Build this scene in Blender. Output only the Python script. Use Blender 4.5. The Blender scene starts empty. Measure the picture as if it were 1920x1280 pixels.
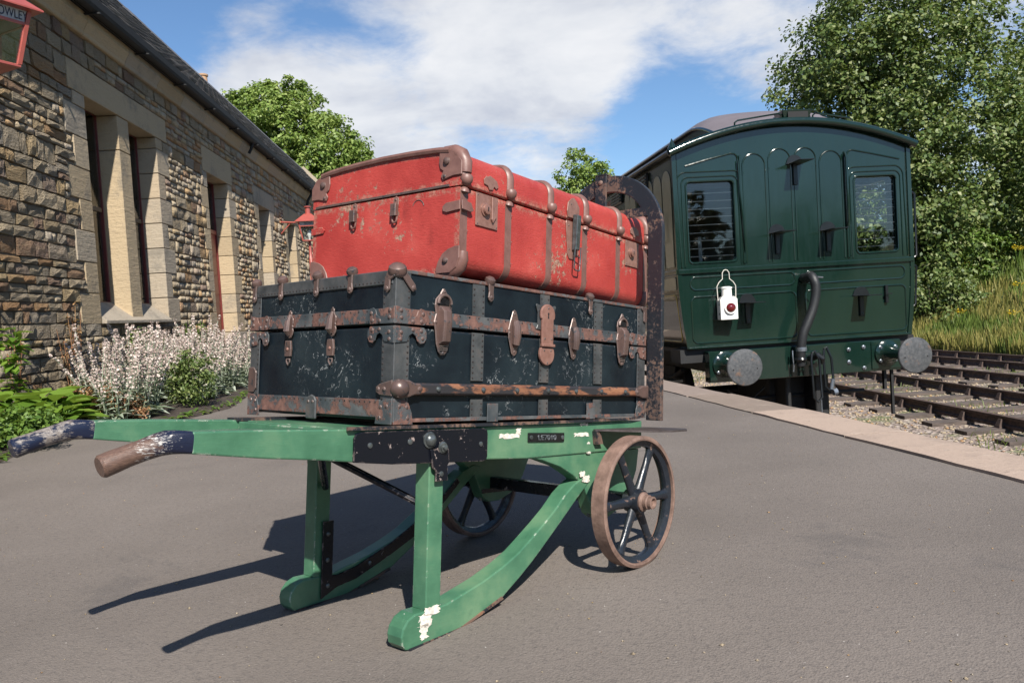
import bpy, bmesh, math, random
import numpy as np
from mathutils import Vector, Matrix, noise as mnoise
R = math.radians
random.seed(7); np.random.seed(7)
scene = bpy.context.scene
C = scene.collection

# ------------------------------------------------------------------ camera
def camera():
    cam = bpy.data.cameras.new('camera'); o = bpy.data.objects.new('camera', cam); C.objects.link(o)
    cam.sensor_width = 36.0; cam.lens = 1516.0*36/1920; cam.clip_start = .05; cam.clip_end = 2000
    p, r = -.0376, -.0613
    fw = Vector((0, math.cos(p), math.sin(p))); up0 = Vector((0, -math.sin(p), math.cos(p))); rt0 = Vector((1, 0, 0))
    rt = rt0*math.cos(r)+up0*math.sin(r); up = -rt0*math.sin(r)+up0*math.cos(r)
    m = Matrix((rt, up, -fw)).transposed().to_4x4(); m.translation = (0, 0, .65)
    o.matrix_world = m; scene.camera = o
camera()
scene.view_settings.view_transform = 'Standard'; scene.view_settings.look = 'None'
scene.view_settings.gamma = 1; scene.view_settings.use_curve_mapping = False
scene.view_settings.exposure = .78

# ------------------------------------------------------------------ node helpers
class NT:
    def __init__(s, nt): s.nt = nt; s.n = nt.nodes; s.l = nt.links
    def node(s, t, **kw):
        n = s.n.new(t)
        for k, v in kw.items(): setattr(n, k, v)
        return n
    def put(s, sock, v):
        if isinstance(v, bpy.types.NodeSocket): s.l.new(v, sock)
        elif isinstance(v, (tuple, list)) and len(v) == 3 and sock.type == 'RGBA': sock.default_value = (*v, 1)
        elif v is not None: sock.default_value = v
    def math(s, op, a, b=None, clamp=False):
        n = s.node('ShaderNodeMath', operation=op, use_clamp=clamp); s.put(n.inputs[0], a)
        if b is not None: s.put(n.inputs[1], b)
        return n.outputs[0]
    def vmath(s, op, a, b=None):
        n = s.node('ShaderNodeVectorMath', operation=op); s.put(n.inputs[0], a)
        if b is not None: s.put(n.inputs[1], b)
        return n
    def mix(s, f, a, b):
        n = s.node('ShaderNodeMix', data_type='RGBA'); s.put(n.inputs[0], f); s.put(n.inputs[6], a); s.put(n.inputs[7], b); return n.outputs[2]
    def ramp(s, f, stops, interp='LINEAR'):
        n = s.node('ShaderNodeValToRGB'); n.color_ramp.interpolation = interp; e = n.color_ramp.elements
        while len(e) < len(stops): e.new(.5)
        for i, (p, c) in enumerate(stops):
            e[i].position = p; e[i].color = (*c, 1) if isinstance(c, tuple) else (c, c, c, 1)
        s.put(n.inputs[0], f); return n.outputs[0]
    def step(s, f, a, b):
        n = s.node('ShaderNodeMapRange'); n.interpolation_type = 'SMOOTHSTEP'; s.put(n.inputs[0], f)
        n.inputs[1].default_value = a; n.inputs[2].default_value = b; return n.outputs[0]
    def noise(s, v, scale, detail=4, rough=.55, dist=0):
        n = s.node('ShaderNodeTexNoise'); s.put(n.inputs['Vector'], v); n.inputs['Scale'].default_value = scale
        n.inputs['Detail'].default_value = detail; n.inputs['Roughness'].default_value = rough; n.inputs['Distortion'].default_value = dist
        return n.outputs['Fac']
    def voro(s, v, scale, feature='F1', out='Distance'):
        n = s.node('ShaderNodeTexVoronoi', feature=feature); s.put(n.inputs['Vector'], v); n.inputs['Scale'].default_value = scale
        return n.outputs[out]
    def scaled(s, v, sc):
        n = s.node('ShaderNodeMapping'); s.put(n.inputs[0], v); n.inputs['Scale'].default_value = sc; return n.outputs[0]

def M(name, fn, rnd=False):
    m = bpy.data.materials.new(name); m.use_nodes = True; t = NT(m.node_tree); t.n.clear()
    out = t.node('ShaderNodeOutputMaterial'); b = t.node('ShaderNodeBsdfPrincipled')
    tc = t.node('ShaderNodeTexCoord').outputs['Object']
    if rnd:
        oi = t.node('ShaderNodeObjectInfo').outputs['Random']; t.rand = oi
        cx = t.node('ShaderNodeCombineXYZ'); k = t.math('MULTIPLY', oi, 37.0)
        for i in range(3): t.put(cx.inputs[i], k)
        tc = t.vmath('ADD', tc, cx.outputs[0]).outputs[0]
    d = fn(t, tc); h = d.pop('height', None)
    bs = d.pop('bump', .3); bd = d.pop('dist', .01); surf = d.pop('surface', None)
    names = dict(color='Base Color', rough='Roughness', metal='Metallic', spec='Specular IOR Level', coat='Coat Weight', coatr='Coat Roughness', trans='Transmission Weight', ior='IOR', alpha='Alpha')
    for k, v in d.items(): t.put(b.inputs[names[k]], v)
    if h is not None:
        bn = t.node('ShaderNodeBump'); bn.inputs['Strength'].default_value = bs; bn.inputs['Distance'].default_value = bd
        t.put(bn.inputs['Height'], h); t.l.new(bn.outputs[0], b.inputs['Normal'])
    t.l.new(surf(t, b) if surf else b.outputs[0], out.inputs[0])
    return m

def edge(t, radius=.004, lo=.06, hi=.3):
    bv = t.node('ShaderNodeBevel', samples=4); bv.inputs[0].default_value = radius
    g = t.node('ShaderNodeNewGeometry').outputs['Normal']
    d = t.vmath('DOT_PRODUCT', bv.outputs[0], g).outputs['Value']
    return t.step(t.math('SUBTRACT', 1.0, d), lo*.3, hi*.5)

# ------------------------------------------------------------------ world: sky with clouds, sun
SUN = Vector((.2076, -.6950, .6884)).normalized()
def world():
    w = bpy.data.worlds.new('World'); scene.world = w; w.use_nodes = True; t = NT(w.node_tree); t.n.clear()
    out = t.node('ShaderNodeOutputWorld'); bg = t.node('ShaderNodeBackground')
    sky = t.node('ShaderNodeTexSky', sky_type='NISHITA'); sky.sun_disc = False
    sky.sun_elevation = math.asin(SUN.z); sky.sun_rotation = math.atan2(SUN.x, SUN.y); sky.altitude = 150; sky.air_density = 1.0; sky.dust_density = .4; sky.ozone_density = 2.2
    g = t.node('ShaderNodeTexCoord').outputs['Generated']
    sp = t.node('ShaderNodeSeparateXYZ'); t.put(sp.inputs[0], g)
    z = t.math('MAXIMUM', sp.outputs[2], 0.0); zz = t.math('ADD', z, .22)
    cx = t.node('ShaderNodeCombineXYZ'); t.put(cx.inputs[0], t.math('DIVIDE', sp.outputs[0], zz)); t.put(cx.inputs[1], t.math('DIVIDE', sp.outputs[1], zz)); cx.inputs[2].default_value = 1.3
    p = cx.outputs[0]
    n1 = t.noise(p, 1.15, 2, .5, .1); n2 = t.noise(p, 4.2, 8, .62, .3); n3 = t.noise(p, 15, 5, .6, .2)
    s = t.math('ADD', t.math('MULTIPLY', n1, .55), t.math('ADD', t.math('MULTIPLY', n2, .42), t.math('MULTIPLY', n3, .12)))
    # large cloud banks of this afternoon, as directions in the sky (positive = cloud, negative = clear)
    def dirv(px, py):
        f, pp, r = 1516., -.0376, -.0613
        fw = Vector((0, math.cos(pp), math.sin(pp))); up0 = Vector((0, -math.sin(pp), math.cos(pp))); rt0 = Vector((1, 0, 0))
        rt = rt0*math.cos(r)+up0*math.sin(r); up = -rt0*math.sin(r)+up0*math.cos(r)
        return (fw+rt*((px-960)/f)-up*((py-640)/f)).normalized()
    for px, py, rad, amp in CLOUDS:
        d = t.vmath('DISTANCE', t.vmath('NORMALIZE', g).outputs[0], tuple(dirv(px, py))).outputs['Value']
        s = t.math('ADD', s, t.math('MULTIPLY', t.step(d, rad, 0.0), amp))
    fac = t.step(s, .535, .77)
    fac = t.math('MULTIPLY', fac, .93)
    hz = t.step(z, .22, .0)                      # paler air low down
    shade = t.noise(p, 2.6, 5, .6, .2)
    cl = t.ramp(shade, [(.3, (6.4, 6.8, 7.9)), (.55, (9.6, 9.8, 10.2)), (.75, (11.2, 11.2, 11.3))])
    blue = t.vmath('MULTIPLY', sky.outputs[0], (1.18, 1.42, 1.62)).outputs[0]
    blue = t.mix(t.math('MULTIPLY', hz, .25), blue, (5.6, 7.6, 9.8))
    t.put(bg.inputs[0], t.mix(fac, blue, cl)); bg.inputs[1].default_value = .05
    t.l.new(bg.outputs[0], out.inputs[0])
    l = bpy.data.lights.new('sun', 'SUN'); l.energy = 5.0; l.angle = R(.53); l.color = (1, .95, .86)
    o = bpy.data.objects.new('sun', l); C.objects.link(o); o.rotation_euler = SUN.to_track_quat('Z', 'Y').to_euler(); o.location = (4, -14, 14)
CLOUDS = [(1230, 150, .10, -.10), (1130, 270, .12, -.10), (900, 285, .12, -.08), (1000, 70, .22, .17), (880, 160, .22, .14), (560, 190, .26, .16), (430, 110, .14, .08), (620, 20, .12, -.14), (770, 120, .08, -.20), (1340, 235, .15, -.14),
          (1250, 60, .22, .14), (1480, 60, .16, .12), (330, 10, .14, -.10), (700, 275, .14, .03), (1880, 60, .25, .16)]
world()

# ------------------------------------------------------------------ mesh builder
class MB:
    def __init__(s, off=(0, 0, 0)): s.v = []; s.f = []; s.off = off; s.sm = []
    def add(s, vs, fs, smooth=False):
        n = len(s.v); s.v += [tuple(v) for v in vs]; s.f += [tuple(i+n for i in f) for f in fs]; s.sm += [smooth]*len(fs); return s
    def box(s, a, b):
        x0, y0, z0 = a; x1, y1, z1 = b
        return s.add([(x0, y0, z0), (x1, y0, z0), (x1, y1, z0), (x0, y1, z0), (x0, y0, z1), (x1, y0, z1), (x1, y1, z1), (x0, y1, z1)],
                     [(0, 3, 2, 1), (4, 5, 6, 7), (0, 1, 5, 4), (1, 2, 6, 5), (2, 3, 7, 6), (3, 0, 4, 7)])
    def hexa(s, p): # 8 points, bottom 4 then top 4
        return s.add(p, [(0, 3, 2, 1), (4, 5, 6, 7), (0, 1, 5, 4), (1, 2, 6, 5), (2, 3, 7, 6), (3, 0, 4, 7)])
    def prism(s, poly, fn, d0, d1, smooth=False):
        n = len(poly); vs = [fn(a, b, d0) for a, b in poly]+[fn(a, b, d1) for a, b in poly]
        s.add(vs, [tuple(range(n)), tuple(range(2*n-1, n-1, -1))]); k = len(s.v)-2*n
        s.f += [(k+(i+1) % n, k+i, k+n+i, k+n+(i+1) % n) for i in range(n)]; s.sm += [smooth]*n
        return s
    def tube(s, path, r, seg=8, caps=True, flat=None):
        P = [Vector(p) for p in path]; n = len(P); rs = r if isinstance(r, (list, tuple)) else [r]*n
        vs = []; T0 = (P[1]-P[0]).normalized(); a = T0.orthogonal().normalized()
        for i in range(n):
            T = ((P[min(i+1, n-1)]-P[max(i-1, 0)])).normalized(); a = (a-T*a.dot(T)).normalized(); b = T.cross(a)
            for k in range(seg):
                an = 2*math.pi*k/seg; vs.append(P[i]+a*(rs[i]*math.cos(an))+b*(rs[i]*math.sin(an)))
        fs = [(i*seg+k, i*seg+(k+1) % seg, (i+1)*seg+(k+1) % seg, (i+1)*seg+k) for i in range(n-1) for k in range(seg)]
        s.add(vs, fs, True)
        if caps: k = len(s.v)-len(vs); s.f += [tuple(k+seg-1-i for i in range(seg)), tuple(k+(n-1)*seg+i for i in range(seg))]; s.sm += [False]*2
        return s
    def sweep(s, path, prof, side): # rectangular/any profile swept; prof in (side, normal) coordinates, side = constant vector
        P = [Vector(p) for p in path]; n = len(P); m = len(prof); S = Vector(side).normalized(); vs = []
        for i in range(n):
            T = (P[min(i+1, n-1)]-P[max(i-1, 0)]).normalized(); Nn = T.cross(S).normalized()
            for a, b in prof: vs.append(P[i]+S*a+Nn*b)
        s.add(vs, [(i*m+k, i*m+(k+1) % m, (i+1)*m+(k+1) % m, (i+1)*m+k) for i in range(n-1) for k in range(m)], m > 6)
        k = len(s.v)-len(vs); s.f += [tuple(k+m-1-i for i in range(m)), tuple(k+(n-1)*m+i for i in range(m))]; s.sm += [False]*2
        return s
    def lathe(s, prof, c, axis, seg=16): # prof (r, h); a profile that returns to its start is a ring
        c = Vector(c); ax = Vector(axis).normalized(); a = ax.orthogonal().normalized(); b = ax.cross(a); vs = []; m = len(prof)
        for r, h in prof:
            for k in range(seg): an = 2*math.pi*k/seg; vs.append(c+ax*h+a*(r*math.cos(an))+b*(r*math.sin(an)))
        s.add(vs, [(i*seg+k, i*seg+(k+1) % seg, (i+1)*seg+(k+1) % seg, (i+1)*seg+k) for i in range(m-1) for k in range(seg)], True)
        if prof[0] == prof[-1]: return s
        k = len(s.v)-len(vs); s.f += [tuple(k+seg-1-i for i in range(seg)), tuple(k+(m-1)*seg+i for i in range(seg))]; s.sm += [False]*2
        return s
    def dome(s, c, axis, r, h=None, seg=8):
        h = h or r*.6; return s.lathe([(r, 0), (r*.85, h*.55), (r*.45, h*.9), (r*.05, h)], c, axis, seg)
    def mesh(s, name, mat=None, sharp=35):
        me = bpy.data.meshes.new(name); o = s.off
        me.from_pydata([(v[0]+o[0], v[1]+o[1], v[2]+o[2]) for v in s.v], [], s.f)
        me.polygons.foreach_set('use_smooth', s.sm); me.update()
        bm = bmesh.new(); bm.from_mesh(me); bmesh.ops.recalc_face_normals(bm, faces=bm.faces); bm.to_mesh(me); bm.free()
        if any(s.sm): me.set_sharp_from_angle(angle=R(sharp))
        if mat: me.materials.append(mat)
        return me
    def build(s, name, mat, parent=None, bevel=0, seg=1, label=None, kind=None, sharp=35):
        o = bpy.data.objects.new(name, s.mesh(name, mat, sharp)); C.objects.link(o); o.parent = parent
        if bevel:
            b = o.modifiers.new('bevel', 'BEVEL'); b.width = bevel; b.segments = seg; b.limit_method = 'ANGLE'; b.angle_limit = R(40); b.harden_normals = False
        if label: o['label'] = label
        if kind: o['kind'] = kind
        return o
def empty(name, label, cat, loc=(0, 0, 0), rot=None, group=None, matrix=None):
    o = bpy.data.objects.new(name, None); C.objects.link(o); o.empty_display_size = .1
    if matrix is not None: o.matrix_world = matrix
    else:
        o.location = loc
        if rot: o.rotation_euler = rot
    tag(o, label, cat, group); return o
def tag(o, label=None, cat=None, group=None, kind=None):
    if label: o['label'] = label
    if cat: o['category'] = cat
    if group: o['group'] = group
    if kind: o['kind'] = kind
    return o
def link(name, me, parent, loc=(0, 0, 0), scale=(1, 1, 1), rot=None):
    o = bpy.data.objects.new(name, me); C.objects.link(o); o.parent = parent; o.location = loc; o.scale = scale
    if rot: o.rotation_euler = rot
    return o
def np_mesh(name, V, F, mat, smooth=False):
    V = np.asarray(V, np.float32).reshape(-1, 3); F = np.asarray(F, np.int32); k = F.shape[1]
    me = bpy.data.meshes.new(name); me.vertices.add(len(V)); me.vertices.foreach_set('co', V.ravel())
    me.loops.add(F.size); me.loops.foreach_set('vertex_index', F.ravel()); me.polygons.add(len(F))
    me.polygons.foreach_set('loop_start', np.arange(len(F), dtype=np.int32)*k); me.update(calc_edges=True)
    if smooth: me.polygons.foreach_set('use_smooth', np.ones(len(F), bool))
    me.materials.append(mat); me.validate(); return me
def arc(cx, cy, r, a0, a1, n):
    return [(cx+r*math.cos(R(a0+(a1-a0)*i/n)), cy+r*math.sin(R(a0+(a1-a0)*i/n))) for i in range(n+1)]
def rrect(x0, y0, x1, y1, r, n=3):
    return arc(x1-r, y1-r, r, 0, 90, n)+arc(x0+r, y1-r, r, 90, 180, n)+arc(x0+r, y0+r, r, 180, 270, n)+arc(x1-r, y0+r, r, 270, 360, n)
def rnd(a, b): return random.uniform(a, b)

# ------------------------------------------------------------------ materials
def simple(name, col, rough=.6, metal=0, var=.15, scale=12, bump=.15, rnd=False, **kw):
    def f(t, c):
        n = t.noise(c, scale, 6, .6)
        a = tuple(x*(1-var) for x in col); b = tuple(min(x*(1+var), 1) for x in col)
        d = dict(color=t.ramp(n, [(.3, a), (.7, b)]), rough=rough, metal=metal, height=t.noise(c, scale*4, 5, .6), bump=bump, dist=.004); d.update(kw); return d
    return M(name, f, rnd)
def f_green(t, c):
    n = t.noise(c, 7, 6, .6); fine = t.noise(t.scaled(c, (1, 3, 6)), 30, 6, .65); chip = t.noise(c, 38, 6, .62)
    base = t.ramp(n, [(.32, (.030, .100, .056)), (.5, (.054, .148, .084)), (.68, (.110, .205, .115))])
    base = t.mix(t.math('MULTIPLY', t.step(fine, .55, .8), .3), base, (.09, .27, .14))
    e = edge(t, .004)
    m1 = t.math('MULTIPLY', e, t.step(chip, .56, .61)); m2 = t.step(t.noise(t.scaled(c, (1, 2, 5)), 22, 7, .68), .715, .74)
    m = t.math('MAXIMUM', m1, m2); bare = t.ramp(t.noise(c, 60, 3), [(.35, (.45, .38, .33)), (.6, (.75, .70, .64))])
    grime = t.step(t.noise(c, 14, 8, .7), .58, .75)
    return dict(color=t.mix(m, t.mix(t.math('MULTIPLY', grime, .45), base, (.03, .09, .06)), bare), rough=t.ramp(n, [(.3, .32), (.7, .5)]), height=t.math('SUBTRACT', fine, t.math('MULTIPLY', m, .8)), bump=.22, dist=.002, coat=.15, coatr=.3)
def f_handle(t, c):
    x = t.node('ShaderNodeSeparateXYZ'); t.put(x.inputs[0], c); u = x.outputs[0]; w = x.outputs[2]
    n = t.noise(t.scaled(c, (3, 8, 8)), 14, 7, .7); n2 = t.noise(t.scaled(c, (5, 20, 20)), 20, 6, .7)
    f = t.math('ADD', t.math('MULTIPLY', u, 9.0), t.math('MULTIPLY', n, 1.1))   # bare towards the tip
    worn = t.step(f, -3.42, -3.70)
    prim = t.math('MULTIPLY', t.step(f, -3.30, -3.42), t.step(f, -3.80, -3.62))
    wood = t.ramp(n2, [(.3, (.06, .036, .028)), (.7, (.165, .098, .072))])
    col = t.mix(worn, (.007, .010, .028), wood); col = t.mix(t.math('MULTIPLY', prim, t.step(n2, .53, .58)), col, (.42, .40, .38))
    return dict(color=col, rough=t.ramp(n, [(.3, .3), (.7, .45)]), height=t.math('SUBTRACT', n2, worn), bump=.35, dist=.003)
def f_handle2(t, c):
    n = t.math('ADD', t.math('MULTIPLY', t.noise(c, 16, 3, .5), .6), t.math('MULTIPLY', t.noise(t.scaled(c, (3, 8, 8)), 22, 7, .75), .4)); s = t.step(n, .54, .59); n2 = t.noise(t.scaled(c, (5, 20, 20)), 20, 6, .7)
    return dict(color=t.mix(s, (.007, .011, .03), t.ramp(n2, [(.35, (.10, .08, .07)), (.7, (.30, .27, .25))])), rough=.35, height=t.math('MULTIPLY', s, -1.0), bump=.3, dist=.003)
def f_biron(t, c):  # black painted iron, chipped
    n = t.noise(c, 45, 8, .7); e = edge(t, .003); chip = t.step(n, .62, .66)
    m = t.math('MAXIMUM', chip, t.math('MULTIPLY', e, t.step(n, .48, .56)))
    return dict(color=t.mix(m, (.005, .006, .010), t.ramp(t.noise(c, 90, 3), [(.3, (.11, .065, .05)), (.7, (.30, .24, .22))])), rough=t.mix(m, (.26,)*3, (.7,)*3), height=t.math('SUBTRACT', t.noise(c, 120, 4), m), bump=.3, dist=.0015, spec=.3)
def f_hoop(t, c):
    n = t.noise(c, 7, 3, .6); n2 = t.noise(c, 85, 8, .8); s = t.math('ADD', t.math('MULTIPLY', n, .7), t.math('MULTIPLY', n2, .75))
    m = t.step(s, .72, .79); rust = t.ramp(t.noise(c, 6, 6, .7), [(.35, (.075, .045, .036)), (.6, (.135, .080, .058)), (.75, (.22, .10, .05))])
    return dict(color=t.mix(m, (.014, .016, .021), rust), rough=t.mix(m, (.35,)*3, (.8,)*3), height=t.math('ADD', n2, t.math('MULTIPLY', m, -.5)), bump=.5, dist=.002)
def f_tyre(t, c):
    n = t.noise(c, 30, 8, .7); return dict(color=t.ramp(n, [(.3, (.10, .060, .046)), (.7, (.26, .165, .13))]), rough=.62, metal=.15, height=t.noise(c, 150, 5, .7), bump=.5, dist=.002)
def f_wheel(t, c):
    n = t.noise(c, 35, 8, .7); m = t.step(n, .6, .66); return dict(color=t.mix(m, (.011, .014, .02), (.17, .105, .08)), rough=t.ramp(n, [(.4, .2), (.6, .5)]), height=t.noise(c, 110, 5, .7), bump=.3, dist=.002)
def f_canvas(t, c): # black trunk panels: dark blue-green black with pale cracks
    n = t.noise(c, 5, 5, .6); fine = t.noise(c, 160, 4, .7)
    base = t.ramp(n, [(.35, (.004, .006, .010)), (.6, (.010, .017, .022)), (.8, (.022, .031, .035))])
    def cr(sc, off, w):
        v = t.vmath('ADD', c, (off, off, off)).outputs[0]; nn = t.noise(v, sc, 5, .62, .5)
        return t.math('SUBTRACT', 1.0, t.step(t.math('ABSOLUTE', t.math('SUBTRACT', nn, .5)), .0, w))
    br = t.step(t.noise(c, 60, 3, .7), .45, .6)
    mask = t.step(t.noise(c, 5.5, 3, .5), .50, .60)
    crk = t.math('MULTIPLY', t.math('MULTIPLY', t.math('MAXIMUM', cr(11, 0, .009), cr(20, 5, .009)), br), mask)
    sp = t.math('MULTIPLY', t.step(t.noise(c, 230, 3, .6), .72, .78), .35)
    pit = t.math('MULTIPLY', t.step(t.noise(c, 70, 6, .7), .62, .68), .8)
    col = t.mix(pit, base, (.003, .004, .007)); col = t.mix(t.math('MAXIMUM', t.math('MULTIPLY', crk, .8), sp), col, (.30, .31, .31))
    e = t.math('MULTIPLY', edge(t, .003), t.step(t.noise(c, 50, 5), .42, .55)); col = t.mix(e, col, (.22, .15, .12))
    return dict(color=col, rough=t.ramp(n, [(.3, .3), (.7, .46)]), height=t.math('ADD', fine, t.math('MULTIPLY', crk, 1.0)), bump=.3, dist=.0016, spec=.28)
def f_band(t, c): # flaking brown paint over grey metal
    n = t.noise(c, 26, 9, .72); n2 = t.noise(c, 9, 4); m = t.step(t.math('ADD', t.math('MULTIPLY', n, .7), t.math('MULTIPLY', n2, .3)), .48, .53)
    return dict(color=t.mix(m, t.ramp(n2, [(.4, (.035, .043, .048)), (.6, (.10, .10, .10))]), t.ramp(n, [(.5, (.10, .050, .040)), (.7, (.20, .108, .085))])), rough=.52, height=t.math('ADD', n, m), bump=.4, dist=.0018)
def f_batten(t, c):
    n = t.noise(t.scaled(c, (1, 5, 5)), 12, 8, .72); n2 = t.noise(t.scaled(c, (1, 3, 3)), 16, 5, .6)
    m = t.step(n2, .48, .58); return dict(color=t.mix(m, (.022, .020, .022), t.ramp(n, [(.35, (.11, .040, .022)), (.65, (.27, .125, .068))])), rough=.5, height=n, bump=.3, dist=.002)
def f_strap(t, c):
    n = t.noise(c, 18, 8, .65); return dict(color=t.ramp(n, [(.3, (.035, .039, .042)), (.55, (.085, .088, .09)), (.72, (.13, .105, .095))]), rough=.42, metal=.35, height=t.noise(c, 130, 5, .7), bump=.3, dist=.001)
def f_fit(t, c): # brown-painted fittings with rust
    n = t.noise(c, 55, 8, .7); n2 = t.noise(c, 12, 3); m = t.step(n, .56, .64); e = edge(t, .002)
    col = t.mix(m, t.ramp(n2, [(.3, (.07, .048, .043)), (.7, (.14, .085, .072))]), (.035, .036, .04)); col = t.mix(t.math('MULTIPLY', e, .5), col, (.34, .30, .28))
    return dict(color=col, rough=.36, metal=.25, height=n, bump=.35, dist=.001)
def f_lock(t, c):
    n = t.noise(c, 60, 6, .7); return dict(color=t.ramp(n, [(.3, (.17, .082, .064)), (.7, (.27, .145, .115))]), rough=.36, metal=.15, height=n, bump=.2, dist=.001)
def f_red(t, c):
    n = t.noise(c, 6, 5, .6); weave = t.noise(t.scaled(c, (1, 1, 3.2)), 75, 4, .7); fl = t.noise(c, 48, 9, .8); reg = t.noise(c, 4.4, 3, .5)
    base = t.ramp(n, [(.3, (.27, .026, .022)), (.6, (.38, .048, .039)), (.8, (.46, .085, .068))])
    base = t.mix(t.math('MULTIPLY', t.step(weave, .56, .74), .5), base, (.20, .012, .010))
    base = t.mix(t.math('MULTIPLY', t.step(t.noise(t.scaled(c, (1, 1, .5)), 10, 6, .7), .58, .76), .6), base, (.14, .02, .016))
    wear = t.step(t.math('ADD', fl, t.math('MULTIPLY', reg, .6)), .93, .97)
    e = t.math('MULTIPLY', edge(t, .030, .015, .20), t.step(fl, .44, .54)); m = t.math('MAXIMUM', wear, e)
    bare = t.ramp(t.noise(c, 90, 4, .7), [(.35, (.12, .075, .05)), (.65, (.42, .33, .24))])
    return dict(color=t.mix(t.math('MULTIPLY', m, .85), base, bare), rough=.5, height=t.math('SUBTRACT', weave, t.math('MULTIPLY', m, .7)), bump=.55, dist=.0022, spec=.4)
def f_rib(t, c):
    n = t.noise(c, 26, 8, .65); return dict(color=t.ramp(n, [(.3, (.115, .056, .046)), (.7, (.19, .097, .080))]), rough=t.ramp(n, [(.3, .36), (.7, .55)]), height=t.noise(c, 80, 5, .7), bump=.25, dist=.0015, spec=.5)
def f_asphalt(t, c):
    n = t.noise(c, .8, 6, .6); g = t.noise(c, 170, 4, .7); g2 = t.noise(c, 420, 2, .6); v = t.voro(c, 210); big = t.noise(c, 3.2, 6, .65)
    base = t.ramp(n, [(.32, (.120, .102, .090)), (.68, (.172, .147, .130))])
    base = t.mix(t.math('MULTIPLY', t.step(big, .55, .8), .35), base, (.14, .122, .112))
    g3 = t.noise(c, 62, 6, .8); base = t.mix(t.math('MULTIPLY', t.step(g3, .50, .62), .55), base, (.085, .074, .069)); base = t.mix(t.math('MULTIPLY', t.step(t.noise(c, 48, 6, .85), .60, .66), .55), base, (.25, .22, .20))
    base = t.mix(t.math('MULTIPLY', t.step(g, .56, .66), .65), base, (.05, .047, .046))
    base = t.mix(t.math('MULTIPLY', t.step(g2, .62, .70), .5), base, (.29, .26, .235))
    bl = t.noise(c, 1.6, 7, .7, .6); base = t.mix(t.math('MULTIPLY', t.step(bl, .57, .68), .38), base, (.075, .068, .066))
    base = t.mix(t.step(t.noise(c, 95, 2, .5), .745, .76), base, (.42, .39, .36)); base = t.mix(t.step(t.noise(c, 62, 2, .5), .24, .22), base, (.02, .02, .02))
    return dict(color=base, rough=.82, height=t.math('ADD', t.math('MULTIPLY', g2, .7), v), bump=.5, dist=.0028, spec=.3)
def f_stone(t, c): # rock-faced sandstone, each stone its own tint
    r = t.rand; tint = t.ramp(r, [(.0, (.36, .295, .215)), (.2, (.47, .385, .275)), (.42, (.52, .42, .29)), (.58, (.42, .36, .29)), (.72, (.50, .37, .21)), (.84, (.46, .27, .14)), (.92, (.30, .21, .165)), (1, (.56, .46, .34))])
    n = t.noise(c, 3.2, 7, .65); n2 = t.noise(c, 14, 7, .7)
    col = t.mix(t.math('MULTIPLY', t.step(n, .45, .72), .5), tint, (.35, .27, .17)); col = t.mix(t.math('MULTIPLY', t.step(n2, .52, .72), .65), col, (.15, .12, .095))
    lay = t.noise(t.scaled(c, (.5, .5, 3)), 5, 8, .75); fr = t.noise(c, 34, 5, .7); rg_ = t.voro(c, 7.5)
    return dict(color=col, rough=.9, height=t.math('ADD', t.math('ADD', t.math('MULTIPLY', n2, 1.1), t.math('MULTIPLY', lay, 1.2)), t.math('ADD', t.math('MULTIPLY', rg_, .9), t.math('MULTIPLY', fr, .4))), bump=1.0, dist=.045, spec=.2)
def f_stone_far(t, c):
    g = t.node('ShaderNodeNewGeometry').outputs['Random Per Island']; t.rand = g; return f_stone(t, c)
def f_ashlar(t, c):
    r = t.rand; tint = t.ramp(r, [(0, (.33, .255, .165)), (.5, (.40, .31, .20)), (.75, (.31, .265, .21)), (1, (.36, .285, .20))])
    n = t.noise(c, 2.2, 7, .65); n2 = t.noise(c, 24, 6, .7)
    lv = t.noise(t.scaled(c, (1, 1, 6)), 6, 5, .6)
    col = t.mix(t.math('MULTIPLY', t.step(n, .5, .75), .45), tint, (.27, .215, .15)); col = t.mix(t.math('MULTIPLY', t.step(n2, .6, .75), .5), col, (.20, .165, .13))
    col = t.mix(t.math('MULTIPLY', t.step(t.noise(c, 1.6, 7, .72), .52, .68), .6), col, (.15, .135, .115)); col = t.mix(t.math('MULTIPLY', t.step(t.noise(c, 70, 4, .7), .58, .66), .4), col, (.13, .11, .09))
    return dict(color=col, rough=.88, height=t.math('ADD', n2, t.math('ADD', lv, n)), bump=.6, dist=.014, spec=.2)
def f_coping(t, c):
    n = t.noise(c, 4, 8, .68); n2 = t.noise(c, 30, 7, .7); st = t.noise(t.scaled(c, (1, 3, 1)), 5, 6, .65)
    tint = t.ramp(t.rand, [(0, (.20, .158, .13)), (.22, (.44, .345, .27)), (.4, (.28, .215, .175)), (.58, (.48, .38, .30)), (.8, (.34, .26, .21)), (.9, (.22, .175, .15))], 'CONSTANT')
    col = t.mix(t.math('MULTIPLY', t.step(n, .48, .68), .55), tint, (.24, .185, .155)); col = t.mix(t.math('MULTIPLY', t.step(n2, .58, .72), .5), col, (.09, .072, .062))
    col = t.mix(t.math('MULTIPLY', t.step(st, .58, .7), .4), col, (.42, .35, .29))
    return dict(color=col, rough=.86, height=t.math('ADD', n2, n), bump=.6, dist=.008, spec=.2)
def f_mortar(t, c): return dict(color=t.ramp(t.noise(c, 9, 7, .7), [(.35, (.09, .072, .055)), (.7, (.24, .195, .145))]), rough=.95, height=t.noise(c, 30, 6, .7), bump=.7, dist=.02)
def f_slate(t, c):
    g = t.node('ShaderNodeNewGeometry').outputs['Random Per Island']
    return dict(color=t.ramp(g, [(0, (.055, .055, .062)), (.5, (.085, .083, .09)), (1, (.13, .12, .115))]), rough=.6, height=t.noise(c, 30, 6, .7), bump=.3, dist=.006)
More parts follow.
